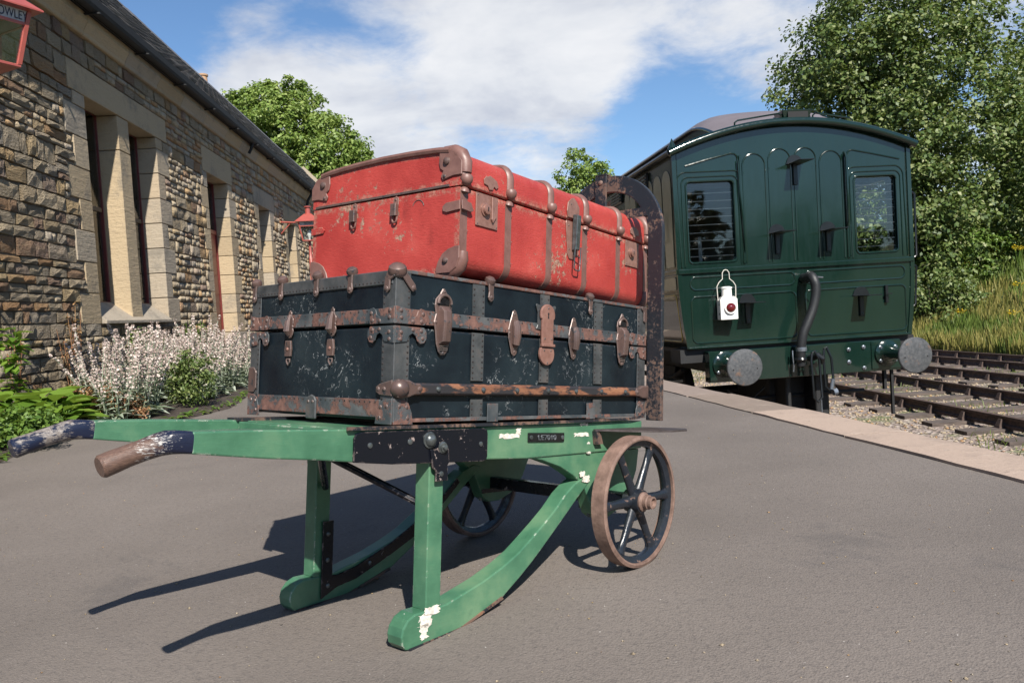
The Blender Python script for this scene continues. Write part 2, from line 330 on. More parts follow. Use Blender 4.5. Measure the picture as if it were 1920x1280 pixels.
def f_coach(t, c):
    n = t.noise(c, 2.2, 3, .5); d = t.noise(c, 26, 6, .6)
    st = t.noise(t.scaled(c, (9, 1, 1)), 3, 5, .6)
    return dict(color=t.ramp(n, [(.3, (.0042, .0145, .0110)), (.7, (.0062, .019, .0142))]), rough=t.ramp(st, [(.35, .10), (.7, .21)]), coat=.4, coatr=.06, spec=.5, height=t.math('ADD', t.noise(t.scaled(c, (2, 1, .6)), 1.6, 2, .4), t.math('MULTIPLY', d, .03)), bump=.13, dist=.05)
def f_lower(t, c): return dict(color=(.012, .018, .015), rough=.07, coat=.6, coatr=.04, height=t.noise(c, 1.8, 2, .4), bump=.08, dist=.05)
def f_buffer(t, c):
    n = t.noise(c, 8, 6, .65); n2 = t.noise(c, 40, 6, .7)
    return dict(color=t.mix(t.math('MULTIPLY', t.step(n, .56, .70), .7), t.ramp(n2, [(.3, (.045, .05, .055)), (.7, (.12, .12, .125))]), (.23, .125, .075)), rough=.5, metal=.35, height=n2, bump=.25, dist=.002)
def f_rail(t, c): return dict(color=t.ramp(t.noise(c, 20, 6, .7), [(.35, (.035, .023, .019)), (.65, (.10, .062, .048))]), rough=.8, height=t.noise(c, 60, 5), bump=.4, dist=.003)
def f_sleeper(t, c): return dict(color=t.ramp(t.noise(t.scaled(c, (1, 8, 8)), 6, 7, .7), [(.35, (.04, .032, .028)), (.65, (.13, .10, .085))]), rough=.9, height=t.noise(t.scaled(c, (1, 10, 8)), 8, 6), bump=.5, dist=.01)
def f_ballast(t, c):
    v = t.voro(c, 26, 'F1', 'Color'); sp = t.node('ShaderNodeSeparateColor'); t.put(sp.inputs[0], v); d = t.voro(c, 26)
    n = t.noise(c, .55, 6, .65); n2 = t.noise(c, 3, 6, .7)
    col = t.ramp(sp.outputs[0], [(0, (.10, .078, .066)), (.4, (.20, .155, .13)), (.8, (.29, .225, .19)), (1, (.46, .40, .35))])
    g = t.step(t.math('ADD', t.math('MULTIPLY', n, .6), t.math('MULTIPLY', n2, .45)), .53, .62)
    col = t.mix(t.math('MULTIPLY', g, .75), col, t.ramp(t.noise(c, 40, 4), [(.3, (.06, .085, .02)), (.7, (.17, .19, .06))]))
    return dict(color=col, rough=.92, height=d, bump=.9, dist=.03)
def f_ground(t, c): return dict(color=t.ramp(t.noise(c, .3, 8, .65), [(.3, (.045, .07, .02)), (.6, (.10, .12, .035)), (.8, (.16, .15, .06))]), rough=.95, height=t.noise(c, 8, 6), bump=.5, dist=.05)
def f_soil(t, c): return dict(color=t.ramp(t.noise(c, 12, 7, .7), [(.3, (.02, .014, .011)), (.7, (.07, .05, .038))]), rough=.95, height=t.noise(c, 40, 6, .7), bump=.9, dist=.02)
def leafmat(name, stops, trans=.35, rough=.5, obj=False):
    def f(t, c):
        g = t.node('ShaderNodeNewGeometry').outputs['Random Per Island']; big = t.noise(c, .9, 4, .6)
        k = t.math('ADD', t.math('MULTIPLY', g, .6), t.math('MULTIPLY', big, .4)); col = t.ramp(k, stops)
        def surf(t, b):
            tr = t.node('ShaderNodeBsdfTranslucent'); t.put(tr.inputs[0], t.mix(.35, col, (.25, .33, .03))); m = t.node('ShaderNodeMixShader'); m.inputs[0].default_value = trans
            t.l.new(b.outputs[0], m.inputs[1]); t.l.new(tr.outputs[0], m.inputs[2]); return m.outputs[0]
        return dict(color=col, rough=rough, surface=surf, spec=.35)
    return M(name, f)
def f_glass(t, c):
    def surf(t, b):
        tr = t.node('ShaderNodeBsdfTransparent'); tr.inputs[0].default_value = (.9, .93, .93, 1); gl = t.node('ShaderNodeBsdfGlossy'); gl.inputs['Roughness'].default_value = .02
        fr = t.node('ShaderNodeFresnel'); fr.inputs[0].default_value = 1.55; k = t.math('ADD', t.math('MULTIPLY', fr.outputs[0], 1.1), .0, True)
        m = t.node('ShaderNodeMixShader'); t.put(m.inputs[0], k); t.l.new(tr.outputs[0], m.inputs[1]); t.l.new(gl.outputs[0], m.inputs[2]); return m.outputs[0]
    return dict(color=(.5, .5, .5), surface=surf)
K = {}
for nm, fn in dict(green=f_green, handle=f_handle, handle2=f_handle2, biron=f_biron, hoop=f_hoop, tyre=f_tyre, wheel=f_wheel, canvas=f_canvas, band=f_band, batten=f_batten, strap=f_strap, fit=f_fit, lock=f_lock,
                   red=f_red, rib=f_rib, asphalt=f_asphalt, mortar=f_mortar, slate=f_slate, coach=f_coach, lower=f_lower, buffer=f_buffer, rail=f_rail, ballast=f_ballast, ground=f_ground, soil=f_soil,
                   stone_far=f_stone_far, glass=f_glass).items(): K[nm] = M(nm, fn)
for nm, fn in dict(stone=f_stone, ashlar=f_ashlar, coping=f_coping, sleeper=f_sleeper).items(): K[nm] = M(nm, fn, True)
K['primer'] = simple('primer', (.62, .57, .50), .6, var=.4, scale=90)
K['steel'] = simple('steel', (.22, .24, .27), .3, .7, .3, 40)
K['guard'] = simple('guard', (.075, .06, .058), .42, .4, .5, 40)
K['bolt'] = simple('bolt', (.10, .11, .11), .28, .6, .5, 60)
K['nail'] = simple('nail', (.06, .05, .048), .35, .5, .5, 90)
K['gutter'] = simple('gutter', (.010, .010, .011), .75, bump=.3)
K['pipe'] = simple('pipe', (.012, .012, .013), .5)
K['frame'] = simple('frame', (.13, .026, .022), .4)
K['maroon'] = simple('maroon', (.26, .045, .035), .35)
K['lampred'] = simple('lampred', (.30, .07, .055), .3, var=.1)
K['dark'] = simple('dark', (.008, .008, .009), .8)
K['under'] = simple('under', (.010, .010, .011), .6)
K['black'] = simple('black', (.006, .007, .008), .3, var=.3)
K['rubber'] = simple('rubber', (.012, .013, .015), .5, var=.3, scale=40, bump=.5)
K['cream'] = simple('cream', (.33, .29, .185), .22, var=.08, scale=5, coat=.4, coatr=.1)
K['olive'] = simple('olive', (.028, .036, .022), .2, var=.15, scale=4, coat=.4, coatr=.1)
K['gold'] = simple('gold', (.45, .30, .06), .4)
K['roof'] = simple('roof', (.125, .108, .118), .55, var=.12, scale=3)
K['white'] = simple('white', (.82, .80, .76), .35, var=.05, scale=14, coat=.3)
K['wire'] = simple('wire', (.62, .58, .52), .35, .2)
K['lens'] = M('lens', lambda t, c: dict(color=(.10, .004, .004), rough=.05, coat=1.0))
K['bark'] = simple('bark', (.07, .055, .042), .9, var=.4, scale=5, bump=.8)
K['blind'] = simple('blind', (.42, .46, .44), .6, var=.15)
K['wall_in'] = simple('wall_in', (.10, .075, .05), .8)
K['pot'] = simple('pot', (.36, .22, .13), .8)
K['yellowp'] = simple('yellowp', (.5, .22, .05), .5)
K['leafG'] = leafmat('leafG', [(.12, (.035, .065, .018)), (.4, (.072, .115, .028)), (.66, (.14, .18, .052)), (.8, (.25, .27, .12)), (.93, (.42, .41, .27))], .25)
K['leafD'] = leafmat('leafD', [(.1, (.012, .022, .008)), (.9, (.035, .05, .02))], .1)
K['leafY'] = leafmat('leafY', [(.1, (.08, .14, .025)), (.45, (.17, .25, .055)), (.75, (.28, .35, .10)), (.95, (.42, .44, .19))])
K['leafH'] = leafmat('leafH', [(.1, (.06, .13, .015)), (.5, (.12, .22, .028)), (.9, (.22, .32, .05))])
K['leafF'] = leafmat('leafF', [(.1, (.05, .11, .02)), (.5, (.11, .19, .035)), (.9, (.20, .29, .06))])
K['silver'] = leafmat('silver', [(.1, (.14, .19, .11)), (.5, (.30, .35, .26)), (.9, (.52, .54, .46))], .2)
K['spike'] = leafmat('spike', [(.1, (.36, .26, .24)), (.5, (.52, .42, .38)), (.9, (.70, .63, .58))], .2)
K['rustleaf'] = leafmat('rustleaf', [(.1, (.16, .07, .04)), (.5, (.33, .16, .09)), (.8, (.42, .27, .12)), (.97, (.2, .26, .06))], .3)
K['petal'] = leafmat('petal', [(.1, (.5, .36, .02)), (.9, (.75, .55, .04))], .2)
K['grassY'] = leafmat('grassY', [(.1, (.10, .12, .025)), (.45, (.21, .20, .055)), (.75, (.32, .27, .09)), (.95, (.42, .34, .14))], .3)
K['grassG'] = leafmat('grassG', [(.1, (.06, .10, .02)), (.5, (.12, .17, .035)), (.9, (.20, .24, .06))], .3)
# ------------------------------------------------------------------ frames measured on the platform
def frame(o, x, y, z):
    m = Matrix((x, y, z)).transposed().to_4x4(); m.translation = o; return m
TU = Vector((.66174, .73961, -.12276)); TV = Vector((-.74525, .66678, 0)); TW = TU.cross(TV); TO = Vector((-.2402, 1.5510, .44469))
byaw = .0601; BX = Vector((-math.sin(byaw), math.cos(byaw), 0)); BY = Vector((-math.cos(byaw), -math.sin(byaw), 0)); BZ = Vector((0, 0, 1))
B0 = BY*3.5                                    # foot of the station wall; building frame = (along wall, into building, up)
cyaw = .1189; CX = Vector((math.cos(cyaw), math.sin(cyaw), 0)); CY = Vector((-math.sin(cyaw), math.cos(cyaw), 0)); CO = Vector((1.677, 8.0124, 0))
RAILZ = -.98

# ================================================================== SETTING
def edge_x(y):  # outer edge of the platform
    if y < 5: return 1.84-(y-2.93)*.155
    if y < 7: return 1.52-(y-5)*.165
    return 1.19-(y-7)*.115
def setting():
    ys = [-14, -6, -2]+[i*.5 for i in range(0, 20)]+[11, 13, 16, 20, 26, 34, 46, 60]
    cw = .29
    # asphalt
    m = MB(); vs = []; n = 14
    for y in ys:
        xr = edge_x(y)-cw-.001; xl = -12.0
        for k in range(n+1): vs.append((xl+(xr-xl)*k/n, y, 0))
    m.add(vs, [(i*(n+1)+k, i*(n+1)+k+1, (i+1)*(n+1)+k+1, (i+1)*(n+1)+k) for i in range(len(ys)-1) for k in range(n)])
    o = m.build('platform', K['asphalt'], kind='structure')
    # platform edge: wall below, coping stones as parts
    m = MB(); vs = []
    for y in ys: x = edge_x(y)-.05; vs += [(x, y, -.075), (x+.02, y, -1.25), (x-cw-.02, y, -.075)]
    m.add(vs, [(i*3, i*3+1, i*3+4, i*3+3) for i in range(len(ys)-1)]+[(i*3+2, i*3, i*3+3, i*3+5) for i in range(len(ys)-1)])
    pe = m.build('platform_edge', K['mortar'], kind='structure')
    y = -3.0
    while y < 40:
        L = rnd(.75, 1.35)*(1 if y < 14 else 1.8); y1 = y+L; g = .013
        m = MB(); a = rnd(-.012, .012); b = rnd(-.006, .006); h0 = rnd(0, .007); h1 = rnd(0, .007)
        seg = 6; rows = []
        for k in range(seg+1):
            yy = y+g+(L-2*g)*k/seg; xo = edge_x(yy)+a+rnd(-.006, .006); xi = edge_x(yy)-cw+rnd(-.007, .007); h = h0+(h1-h0)*k/seg+.004
            rows.append([(xi, yy, -.07), (xi, yy, h), ((xi+xo)/2, yy, h+rnd(0, .003)), (xo-.012, yy, h), (xo, yy, h-.012), (xo, yy, -.075)])
        m.add([p for r in rows for p in r], [(i*6+k, i*6+k+1, (i+1)*6+k+1, (i+1)*6+k) for i in range(seg) for k in range(5)]+[(0, 5, 4, 3, 2, 1), tuple(seg*6+i for i in range(6))])
        m.build('coping_stone', K['coping'], pe); y = y1
    # track bed, far land, bank
    m = MB(); m.add([(1.0, -15, -1.17), (13.2, -15, -1.17), (9.6, 75, -1.17), (-7, 75, -1.17)], [(0, 1, 2, 3)]); m.build('track_bed', K['ballast'], kind='structure')
    m = MB(); m.add([(-900, -900, -1.26), (900, -900, -1.26), (900, 900, -1.26), (-900, 900, -1.26)], [(0, 1, 2, 3)]); m.build('ground', K['ground'], kind='structure')
    # grass bank rising beyond the tracks
    def bank(u, v): # u across, v along; returns point
        x0 = 12.6-.055*v; x = x0+u
        h = -1.17+5.2*(1/(1+math.exp(-(u-6.2)/2.1)))-.25+.12*mnoise.noise(Vector((x*.5, v*.5, 0)))
        h += max(0, u-14)*.05
        return Vector((x, v, max(h, -1.2)))
    US = [-.4, 0, .4, .8, 1.4, 2, 3, 4, 5, 6, 7, 8, 9, 10, 12, 14, 18, 24, 34, 60]; VS = list(range(-14, 90, 2))
    m = MB(); m.add([bank(u, v) for v in VS for u in US], [(i*len(US)+k, i*len(US)+k+1, (i+1)*len(US)+k+1, (i+1)*len(US)+k) for i in range(len(VS)-1) for k in range(len(US)-1)], True)
    m.build('grass_bank', K['ground'], kind='structure')
    def blades(name, P, hs, w, mat, lean=.4):
        n = len(P); a = np.random.rand(n)*6.283; d = np.stack([np.cos(a), np.sin(a), np.zeros(n)], 1); la = np.random.rand(n)*6.283
        l = np.stack([np.cos(la), np.sin(la), np.zeros(n)], 1)*(np.random.rand(n)*lean*hs)[:, None]; z = np.stack([np.zeros(n), np.zeros(n), hs], 1)
        ww = d*(w*.5)[:, None]; V = np.stack([P-ww, P+ww, P+l*.4+z*.6+ww*.7, P+l+z, P+l*.4+z*.6-ww*.7], 1).reshape(-1, 3)
        F = np.arange(n*5).reshape(-1, 5); o = bpy.data.objects.new(name, np_mesh(name, V, F, mat)); C.objects.link(o); o['kind'] = 'stuff'; return o
    P = []; H = []
    for _ in range(52000):
        v = rnd(14, 46); u = random.random()**1.5*11
        p = bank(u, v); P.append(p); H.append(rnd(.25, .6)*(1.0 if u < 3 else .8))
    k = np.array([mnoise.noise(Vector((p.x*.35, p.y*.35, 3)))+(.1 if p.z < .1 else -.2)*1 for p in P]); P = np.array([tuple(p) for p in P]); H = np.array(H)
    s = k > -.12
    blades('dry_grass', P[s], H[s], np.full(s.sum(), .035), K['grassY']); blades('green_grass', P[~s], H[~s]*.9, np.full((~s).sum(), .04), K['grassG'])
    P = []
    for _ in range(9000):
        y = rnd(7, 22); x = rnd(edge_x(y)+.3, 11.5)
        if mnoise.noise(Vector((x*.7, y*.5, 9))) > .05: P.append((x, y, -1.17))
    P = np.array(P); blades('track_weeds', P, np.random.rand(len(P))*.09+.03, np.full(len(P), .012), K['grassG'], .8)
    # loose grey and pale stones of the ballast
    V = []; F = []; oc = np.array([(1, 0, 0), (-1, 0, 0), (0, 1, 0), (0, -1, 0), (0, 0, 1), (0, 0, -1)], float); of = [(0, 2, 4), (2, 1, 4), (1, 3, 4), (3, 0, 4), (2, 0, 5), (1, 2, 5), (3, 1, 5), (0, 3, 5)]
    for _ in range(9000):
        y = rnd(6.5, 20); x = edge_x(y)+.25+random.random()*9; r = rnd(.012, .035); base = len(V)
        V += [tuple(oc[i]*r*np.array([rnd(.7, 1.3), rnd(.7, 1.3), rnd(.5, .9)])+np.array([x, y, -1.165])) for i in range(6)]; F += [tuple(base+i for i in f) for f in of]
    me = np_mesh('ballast_stones', V, F, K['stone_far']); o = bpy.data.objects.new('ballast_stones', me); C.objects.link(o); o['kind'] = 'stuff'
    # grit on the platform
    V = []; F = []
    for _ in range(1500):
        y = 1.2+random.random()**1.6*9; x = rnd(-2.6, 1.4); r = rnd(.0012, .0036)*(1 if random.random() < .93 else 1.9)
        if x > edge_x(y)-.3: continue
        base = len(V); V += [tuple(oc[i]*r*np.array([rnd(.7, 1.3), rnd(.7, 1.3), rnd(.4, .7)])+np.array([x, y, .001])) for i in range(6)]; F += [tuple(base+i for i in f) for f in of]
    me = np_mesh('grit', V, F, K['stone_far']); o = bpy.data.objects.new('grit', me); C.objects.link(o); o['kind'] = 'stuff'
    # tracks
    def rail_mesh(L, name):
        m = MB(); prof = [(-.035, 0), (-.035, .035), (-.012, .05), (-.009, .10), (-.03, .115), (-.035, .145), (.035, .145), (.03, .115), (.009, .10), (.012, .05), (.035, .035), (.035, 0)]
        m.prism(prof, lambda a, b, d: (a, d, b), 0, L); return m
    chair = MB(); chair.add([(-.11, -.06, 0), (.11, -.06, 0), (.11, .06, 0), (-.11, .06, 0), (-.09, -.05, .03), (.09, -.05, .03), (.09, .05, .03), (-.09, .05, .03)], [(4, 5, 6, 7), (0, 1, 5, 4), (1, 2, 6, 5), (2, 3, 7, 6), (3, 0, 4, 7)])
    for sx in (-1, 1): chair.hexa([(sx*.042, -.045, .03), (sx*.095, -.045, .03), (sx*.095, .045, .03), (sx*.042, .045, .03), (sx*.042, -.03, .12), (sx*.058, -.03, .12), (sx*.058, .03, .12), (sx*.042, .03, .12)])
    chair_me = chair.mesh('rail_chair', K['rail']); slp = MB(); slp.box((-1.28, -.125, -.06), (1.28, .125, .055)); slp_me = slp.mesh('sleeper', K['sleeper'])
    for (p0, p1, y0, y1, lab) in TRACKS:
        d = Vector((p1[0]-p0[0], p1[1]-p0[1], 0)).normalized(); d = -d if d.y < 0 else d; st = Vector((p0[0], p0[1], 0))+d*((y0-p0[1])/d.y); L = (y1-y0)/d.y
        t = bpy.data.objects.new('railway_track', None); C.objects.link(t); t.location = st+Vector((0, 0, RAILZ-.2)); t.rotation_euler = (0, 0, -math.atan2(d.x, d.y)); t['kind'] = 'structure'; t['label'] = lab
        rm = rail_mesh(L, 'rail').mesh('rail', K['rail'])
        for s in (-1, 1): link('rail', rm, t, (s*.752, 0, .055))
        yy = rnd(0, .5)
        while yy < L:
            link('sleeper', slp_me, t, (rnd(-.03, .03), yy, 0), (1, 1, 1), (0, 0, rnd(-.02, .02)))
            for s in (-1, 1): link('rail_chair', chair_me, t, (s*.752, yy, .045))
            yy += .74
    # flower-bed soil
    m = MB(); ed = [(-2.95, -2), (-2.86, 3), (-2.80, 4.3), (-3.02, 5.43), (-2.50, 5.6), (-2.32, 6.56), (-2.52, 7.6), (-2.7, 9), (-3.0, 11)]
    vs = []
    for x, y in ed: vs += [(x, y, .0), (x-.06, y, .035), (x-.4, y, .05), (B0.x-.06*y-.05, y, .06)]
    m.add(vs, [(i*4+k, i*4+k+1, (i+1)*4+k+1, (i+1)*4+k) for i in range(len(ed)-1) for k in range(3)], True); m.build('flower_bed', K['soil'], kind='structure')
TRACKS = [((CO+CX*1.25).to_tuple(), (CO+CX*1.25+CY*10).to_tuple(), -2, 40, 'track of timber sleepers and rusty rails on which the green coach stands'),
          ((6.36, 15.3), (6.63, 10.2), 3, 40, 'second track from the platform, bullhead rails in iron chairs'),
          ((9.1, 17.2), (9.45, 13.8), 4, 46, 'third track from the platform, dark rails with weeds between'),
          ((11.55, 19.0), (12.0, 15.0), 6, 46, 'farthest track, running along the foot of the grassy bank')]
setting()

# ================================================================== LUGGAGE TROLLEY
def trolley():
    H = .4405; base = TO-TW*H
    T = empty('luggage_trolley', 'green wooden platform luggage trolley with iron wheels and iron hoop end, loaded with two trunks', 'luggage trolley', matrix=frame(base, TU, TV, TW))
    off = (0, 0, H); th = .045; FAR = .43
    def fs(v0, v1): return lambda a, b, d: (a, v0+(v1-v0)*d, b)
    body = [(-.40, -.001), (-.30, -.001), (-.10, -.005), (-.06, -.008), (.88, -.008), (.88, -.082), (.40, -.085), (-.09, -.066), (-.17, -.058), (-.27, -.050), (-.40, -.036)]
    for v0 in (0, FAR-th):
        m = MB(off); m.prism(body, fs(v0, v0+th), 0, 1); b = m.build('side_beam', K['green'], T, .003, 2)
        # handle: square neck flowing into a round grip
        m = MB(off); P = [(-.398, -.0185), (-.412, -.0175), (-.428, -.0175), (-.445, -.021), (-.465, -.0275), (-.49, -.036), (-.512, -.044), (-.525, -.049), (-.5285, -.0502)]
        hw = [.0225, .0225, .0215, .0195, .0175, .0172, .0180, .0178, .0150]; hh = [.0178, .018, .0185, .0178, .0168, .0168, .0178, .0178, .0150]; sq = [1, .9, .6, .3, .1, 0, 0, 0, 0]
        vs = []; n = 20
        for i, (u, w) in enumerate(P):
            T0 = Vector((P[min(i+1, 8)][0]-P[max(i-1, 0)][0], P[min(i+1, 8)][1]-P[max(i-1, 0)][1])).normalized(); nx, nz = -T0.y, T0.x
            for k in range(n):
                a = 2*math.pi*k/n; ca, sa = math.cos(a), math.sin(a); e = 1-sq[i]*.72
                ca = math.copysign(abs(ca)**e, ca); sa = math.copysign(abs(sa)**e, sa)
                vs.append((u+nx*hh[i]*sa, v0+th/2+hw[i]*ca, w+nz*hh[i]*sa))
        m.add(vs, [(i*n+k, i*n+(k+1) % n, (i+1)*n+(k+1) % n, (i+1)*n+k) for i in range(8) for k in range(n)], True)
        m.f += [tuple(n-1-i for i in range(n)), tuple(8*n+i for i in range(n))]; m.sm += [False, False]
        m.build('handle', K['handle' if v0 == 0 else 'handle2'], T)
    # deck planks across the frame
    u = -.085
    for i in range(10):
        w = .0955; m = MB(off); e0, e1 = rnd(0, .003), rnd(0, .003)
        m.box((u, th+.001, -.026+rnd(0, .001)), (u+w-.003, FAR-th-.001, -.0055+rnd(-.001, .001))); m.build('deck_plank', K['green'], T, .0015); u += w+.001
    for u0, w0, h in ((-.105, .02, -.05), (.20, .05, -.07), (.62, .05, -.07), (.86, .018, -.075)):
        m = MB(off); m.box((u0, th+.001, h), (u0+w0, FAR-th-.001, -.028 if u0 > 0 else -.008)); m.build('cross_member', K['green'], T, .002)
    # legs, runners, inner iron straps
    crease = [(.075, -.3725), (.107, -.3715), (.16, -.368), (.207, -.356), (.268, -.340), (.328, -.319), (.38, -.296), (.426, -.268), (.47, -.240), (.509, -.213), (.548, -.180), (.585, -.157), (.622, -.142)]
    low = [(.062, -.4395), (.10, -.438), (.14, -.434), (.183, -.4285), (.23, -.420), (.27, -.408), (.329, -.386), (.385, -.352), (.43, -.322), (.47, -.292), (.514, -.258), (.56, -.222), (.60, -.190), (.655, -.150)]
    foot = [(.062, -.4395), (.052, -.4375), (.043, -.428), (.040, -.412), (.044, -.396), (.056, -.381)]
    prof = low[::-1]+foot[1:]+crease
    for v0 in (.0, FAR-th):
        m = MB(off); m.prism(prof, fs(v0+.002, v0+th+.002), 0, 1); m.build('runner', K['green'], T, .003, 2)
        m = MB(off); m.box((.102, v0+.003, -.372), (.142, v0+th-.001, -.0755)); m.build('leg', K['green'], T, .002, 2)
        m = MB(off); m.prism([(.06, -.4405), (.20, -.4275), (.33, -.388), (.325, -.382), (.20, -.4235), (.06, -.436)], fs(v0-.001, v0+th+.004), 0, 1); m.build('runner_shoe', K['hoop'], T)
        # side panel between frame and axle
        pan = [(.40, -.082), (.46, -.092), (.53, -.112), (.585, -.138), (.625, -.165), (.645, -.20), (.665, -.238), (.69, -.252), (.735, -.252), (.79, -.232), (.835, -.19), (.862, -.14), (.872, -.0835), (.64, -.0825)]
        m = MB(off); m.prism(pan, fs(v0+.004, v0+th-.004), 0, 1); m.build('axle_panel', K['green'], T, .0015)
    vi = FAR-th-.004
    m = MB(off); m.prism([(.120, -.245), (.150, -.245), (.150, -.372), (.165, -.3735), (.22, -.362), (.33, -.318), (.428, -.267), (.51, -.212), (.555, -.175), (.565, -.187), (.43, -.302), (.32, -.352), (.22, -.392), (.165, -.402), (.120, -.424)], fs(vi, FAR-th), 0, 1); st = m.build('leg_strap', K['biron'], T, .001)
    for u, w in ((.135, -.275), (.135, -.335), (.138, -.395), (.26, -.360)): mm = MB(off); mm.dome((u, vi, w), (0, -1, 0), .006); mm.build('bolt', K['bolt'], st)
    m = MB(off); m.tube([(.0, .20, -.075), (.12, .052, -.165)], .008, 8); m.build('brace_rod', K['biron'], T)
    m = MB(off); m.tube([(.0, FAR-.20, -.075), (.12, FAR-.052, -.165)], .008, 8); m.build('brace_rod', K['biron'], T)
    # strap plate with bolts on the near beam, twin on the far
    for side, v0 in ((-1, -.0005), (1, FAR+.0005)):
        f = (lambda a, b, d, v0=v0, side=side: (a, v0+side*d, b))
        out = [(-.093, -.066), (-.093, -.022), (-.088, -.0135), (-.075, -.0105), (.250, -.0115), (.261, -.016), (.263, -.025), (.263, -.073), (.258, -.080), (.248, -.082), (.0, -.0745)]
        m = MB(off); m.prism(out, f, 0, .005); pl = m.build('strap_plate', K['biron'], T, .0012, 2)
        m = MB(off); m.prism([(.093, -.050), (.143, -.050), (.146, -.077), (.141, -.084), (.143, -.115), (.109, -.115), (.109, -.093), (.100, -.088)], f, .0055, .0095); tg = m.build('tongue', K['biron'], pl, .001)
        ax = (0, side, 0)
        for u, w, r, h in ((.092, -.031, .0165, .011), (.125, -.047, .0085, .011), (-.057, -.036, .0055, .003), (.041, -.033, .0058, .003), (.241, -.045, .0055, .003), (.123, -.100, .0055, .003)):
            d0 = .005 if (u, w) not in ((.125, -.047), (.123, -.100)) else .0095; c0 = Vector(f(u, w, d0)); mm = MB(off)
            if r > .016: mm.lathe([(r, 0), (r, .003), (r*.82, .004), (r*.8, h*.6), (r*.6, h), (r*.1, h+.003)], c0, ax, 20)
            elif r > .008: mm.lathe([(r*1.4, 0), (r*1.4, .002), (r*1.05, .003), (r*1.05, .006), (r*.6, .006), (r*.6, h), (r*.2, h+.001)], c0, ax, 14)
            else: mm.lathe([(r, 0), (r*.95, h*.6), (r*.3, h)], c0, ax, 12)
            mm.build('bolt', K['bolt'], pl)
    # number plate
    f = lambda a, b, d: (a, -d, b)
    m = MB(off); m.prism([(.400, -.047), (.400, -.026), (.533, -.030), (.533, -.051)], f, .0005, .004); npl = m.build('number_plate', K['black'], T, .0008)
    cv = bpy.data.curves.new('lettering', 'FONT'); cv.body = 'LE7010'; cv.size = .026; cv.extrude = .0011; cv.align_x = 'CENTER'; cv.align_y = 'CENTER'
    to = bpy.data.objects.new('lettering', cv); C.objects.link(to); bpy.context.view_layer.update()
    me = bpy.data.meshes.new_from_object(to.evaluated_get(bpy.context.evaluated_depsgraph_get())); bpy.data.objects.remove(to); me.materials.clear(); me.materials.append(K['steel'])
    lo = link('lettering', me, npl, (.4665, -.0045, -.0392+H), (.88, .66, .9), (R(90), R(1.8), 0))
    for u in (.409, .525): mm = MB(off); mm.lathe([(.0055, 0), (.005, .002), (.002, .003)], f(u, -.037-(u-.4)*.03, .004), (0, -1, 0), 12); mm.build('screw', K['bolt'], npl)
    # bare primer patches in the paint
    def blob(u0, w0, u1, w1, n=14, j=.0035):
        pts = []; n = 34; j *= .75
        for k in range(n):
            t = k/n*4; s = int(t); q = t-s; p = [(u0, w0), (u1, w0), (u1, w1), (u0, w1)]; a, b = p[s], p[(s+1) % 4]; pts.append((a[0]+(b[0]-a[0])*q+rnd(-j, j)*(1 if k % 3 else 1.6), a[1]+(b[1]-a[1])*q+rnd(-j, j)*.7))
        return pts
    for (a, b, c2, d) in ((.306, -.036, .372, -.0265), (.577, -.040, .635, -.033), (.362, -.028, .376, -.016), (.600, -.014, .630, -.010), (.612, -.140, .642, -.155), (.600, -.128, .622, -.140), (.632, -.06, .640, -.056), (.63, -.085, .644, -.081)):
        m = MB(off); m.prism(blob(a, b, c2, d), f, .0003, .0010); m.build('bare_patch', K['primer'], T)
    f2 = lambda a, b, d: (a, .002-d, b)
    for q in (blob(.085, -.402, .118, -.378, 16, .006), blob(.098, -.380, .138, -.366, 14, .005), blob(.088, -.425, .108, -.398, 14, .005)):
        m = MB(off); m.prism(q, f2, .0003, .0011); m.build('bare_patch', K['primer'], T)
    # axle, hangers
    cu, r = .709, .161; cw = (r-TO.z-TU.z*cu)/TW.z
    m = MB(off); m.box((cu-.016, -.075, cw-.016), (cu+.016, .475, cw+.016)); m.build('axle', K['biron'], T, .002)
    for v0 in (.002, FAR-.045):
        m = MB(off); m.box((cu-.05, v0, cw-.028), (cu+.05, v0+.043, cw-.0165)); hk = m.build('axle_clamp', K['biron'], T)
        for s in (-1, 1): mm = MB(off); mm.tube([(cu+s*.038, v0+.02, cw-.05), (cu+s*.038, v0+.02, cw+.02)], .005, 6); mm.build('bolt', K['bolt'], hk)
    # wheels
    def wheel(v0, v1, out):
        wh = MB(off); c0 = Vector((cu, v0, cw)); ax = Vector((0, 1, 0)); w = v1-v0
        wh.lathe([(r-.007, 0), (r, .003), (r, w-.003), (r-.007, w), (r-.011, w*.98), (r-.011, w*.02), (r-.007, 0)], c0, ax, 64); ty = wh.build('wheel', K['tyre'], T)
        m = MB(off); m.lathe([(r-.011, w*.2), (r-.011, w*.8), (r-.024, w*.66), (r-.026, w*.5), (r-.024, w*.34), (r-.011, w*.2)], c0, ax, 64); m.build('rim', K['wheel'], ty)
        for k in range(6):
            a = R(2+60*k); d = Vector((math.cos(a), 0, math.sin(a))); n = Vector((-math.sin(a), 0, math.cos(a))); m = MB(off); vm = (v0+v1)/2; P = []
            for rr, hw_, dp in ((.018, .0155, .011), (.045, .0125, .009), (.10, .0105, .0075), (r-.032, .0120, .008), (r-.022, .018, .009)):
                c = Vector((cu, vm, cw))+d*rr; P.append([c+n*(hw_*x)+Vector((0, dp*y, 0)) for x, y in ((-1, -.35), (-.45, -1), (.45, -1), (1, -.35), (1, .35), (.45, 1), (-.45, 1), (-1, .35))])
            m.add([p for q in P for p in q], [(i*8+j, i*8+(j+1) % 8, (i+1)*8+(j+1) % 8, (i+1)*8+j) for i in range(4) for j in range(8)], True); m.build('spoke', K['wheel'], ty, sharp=50)
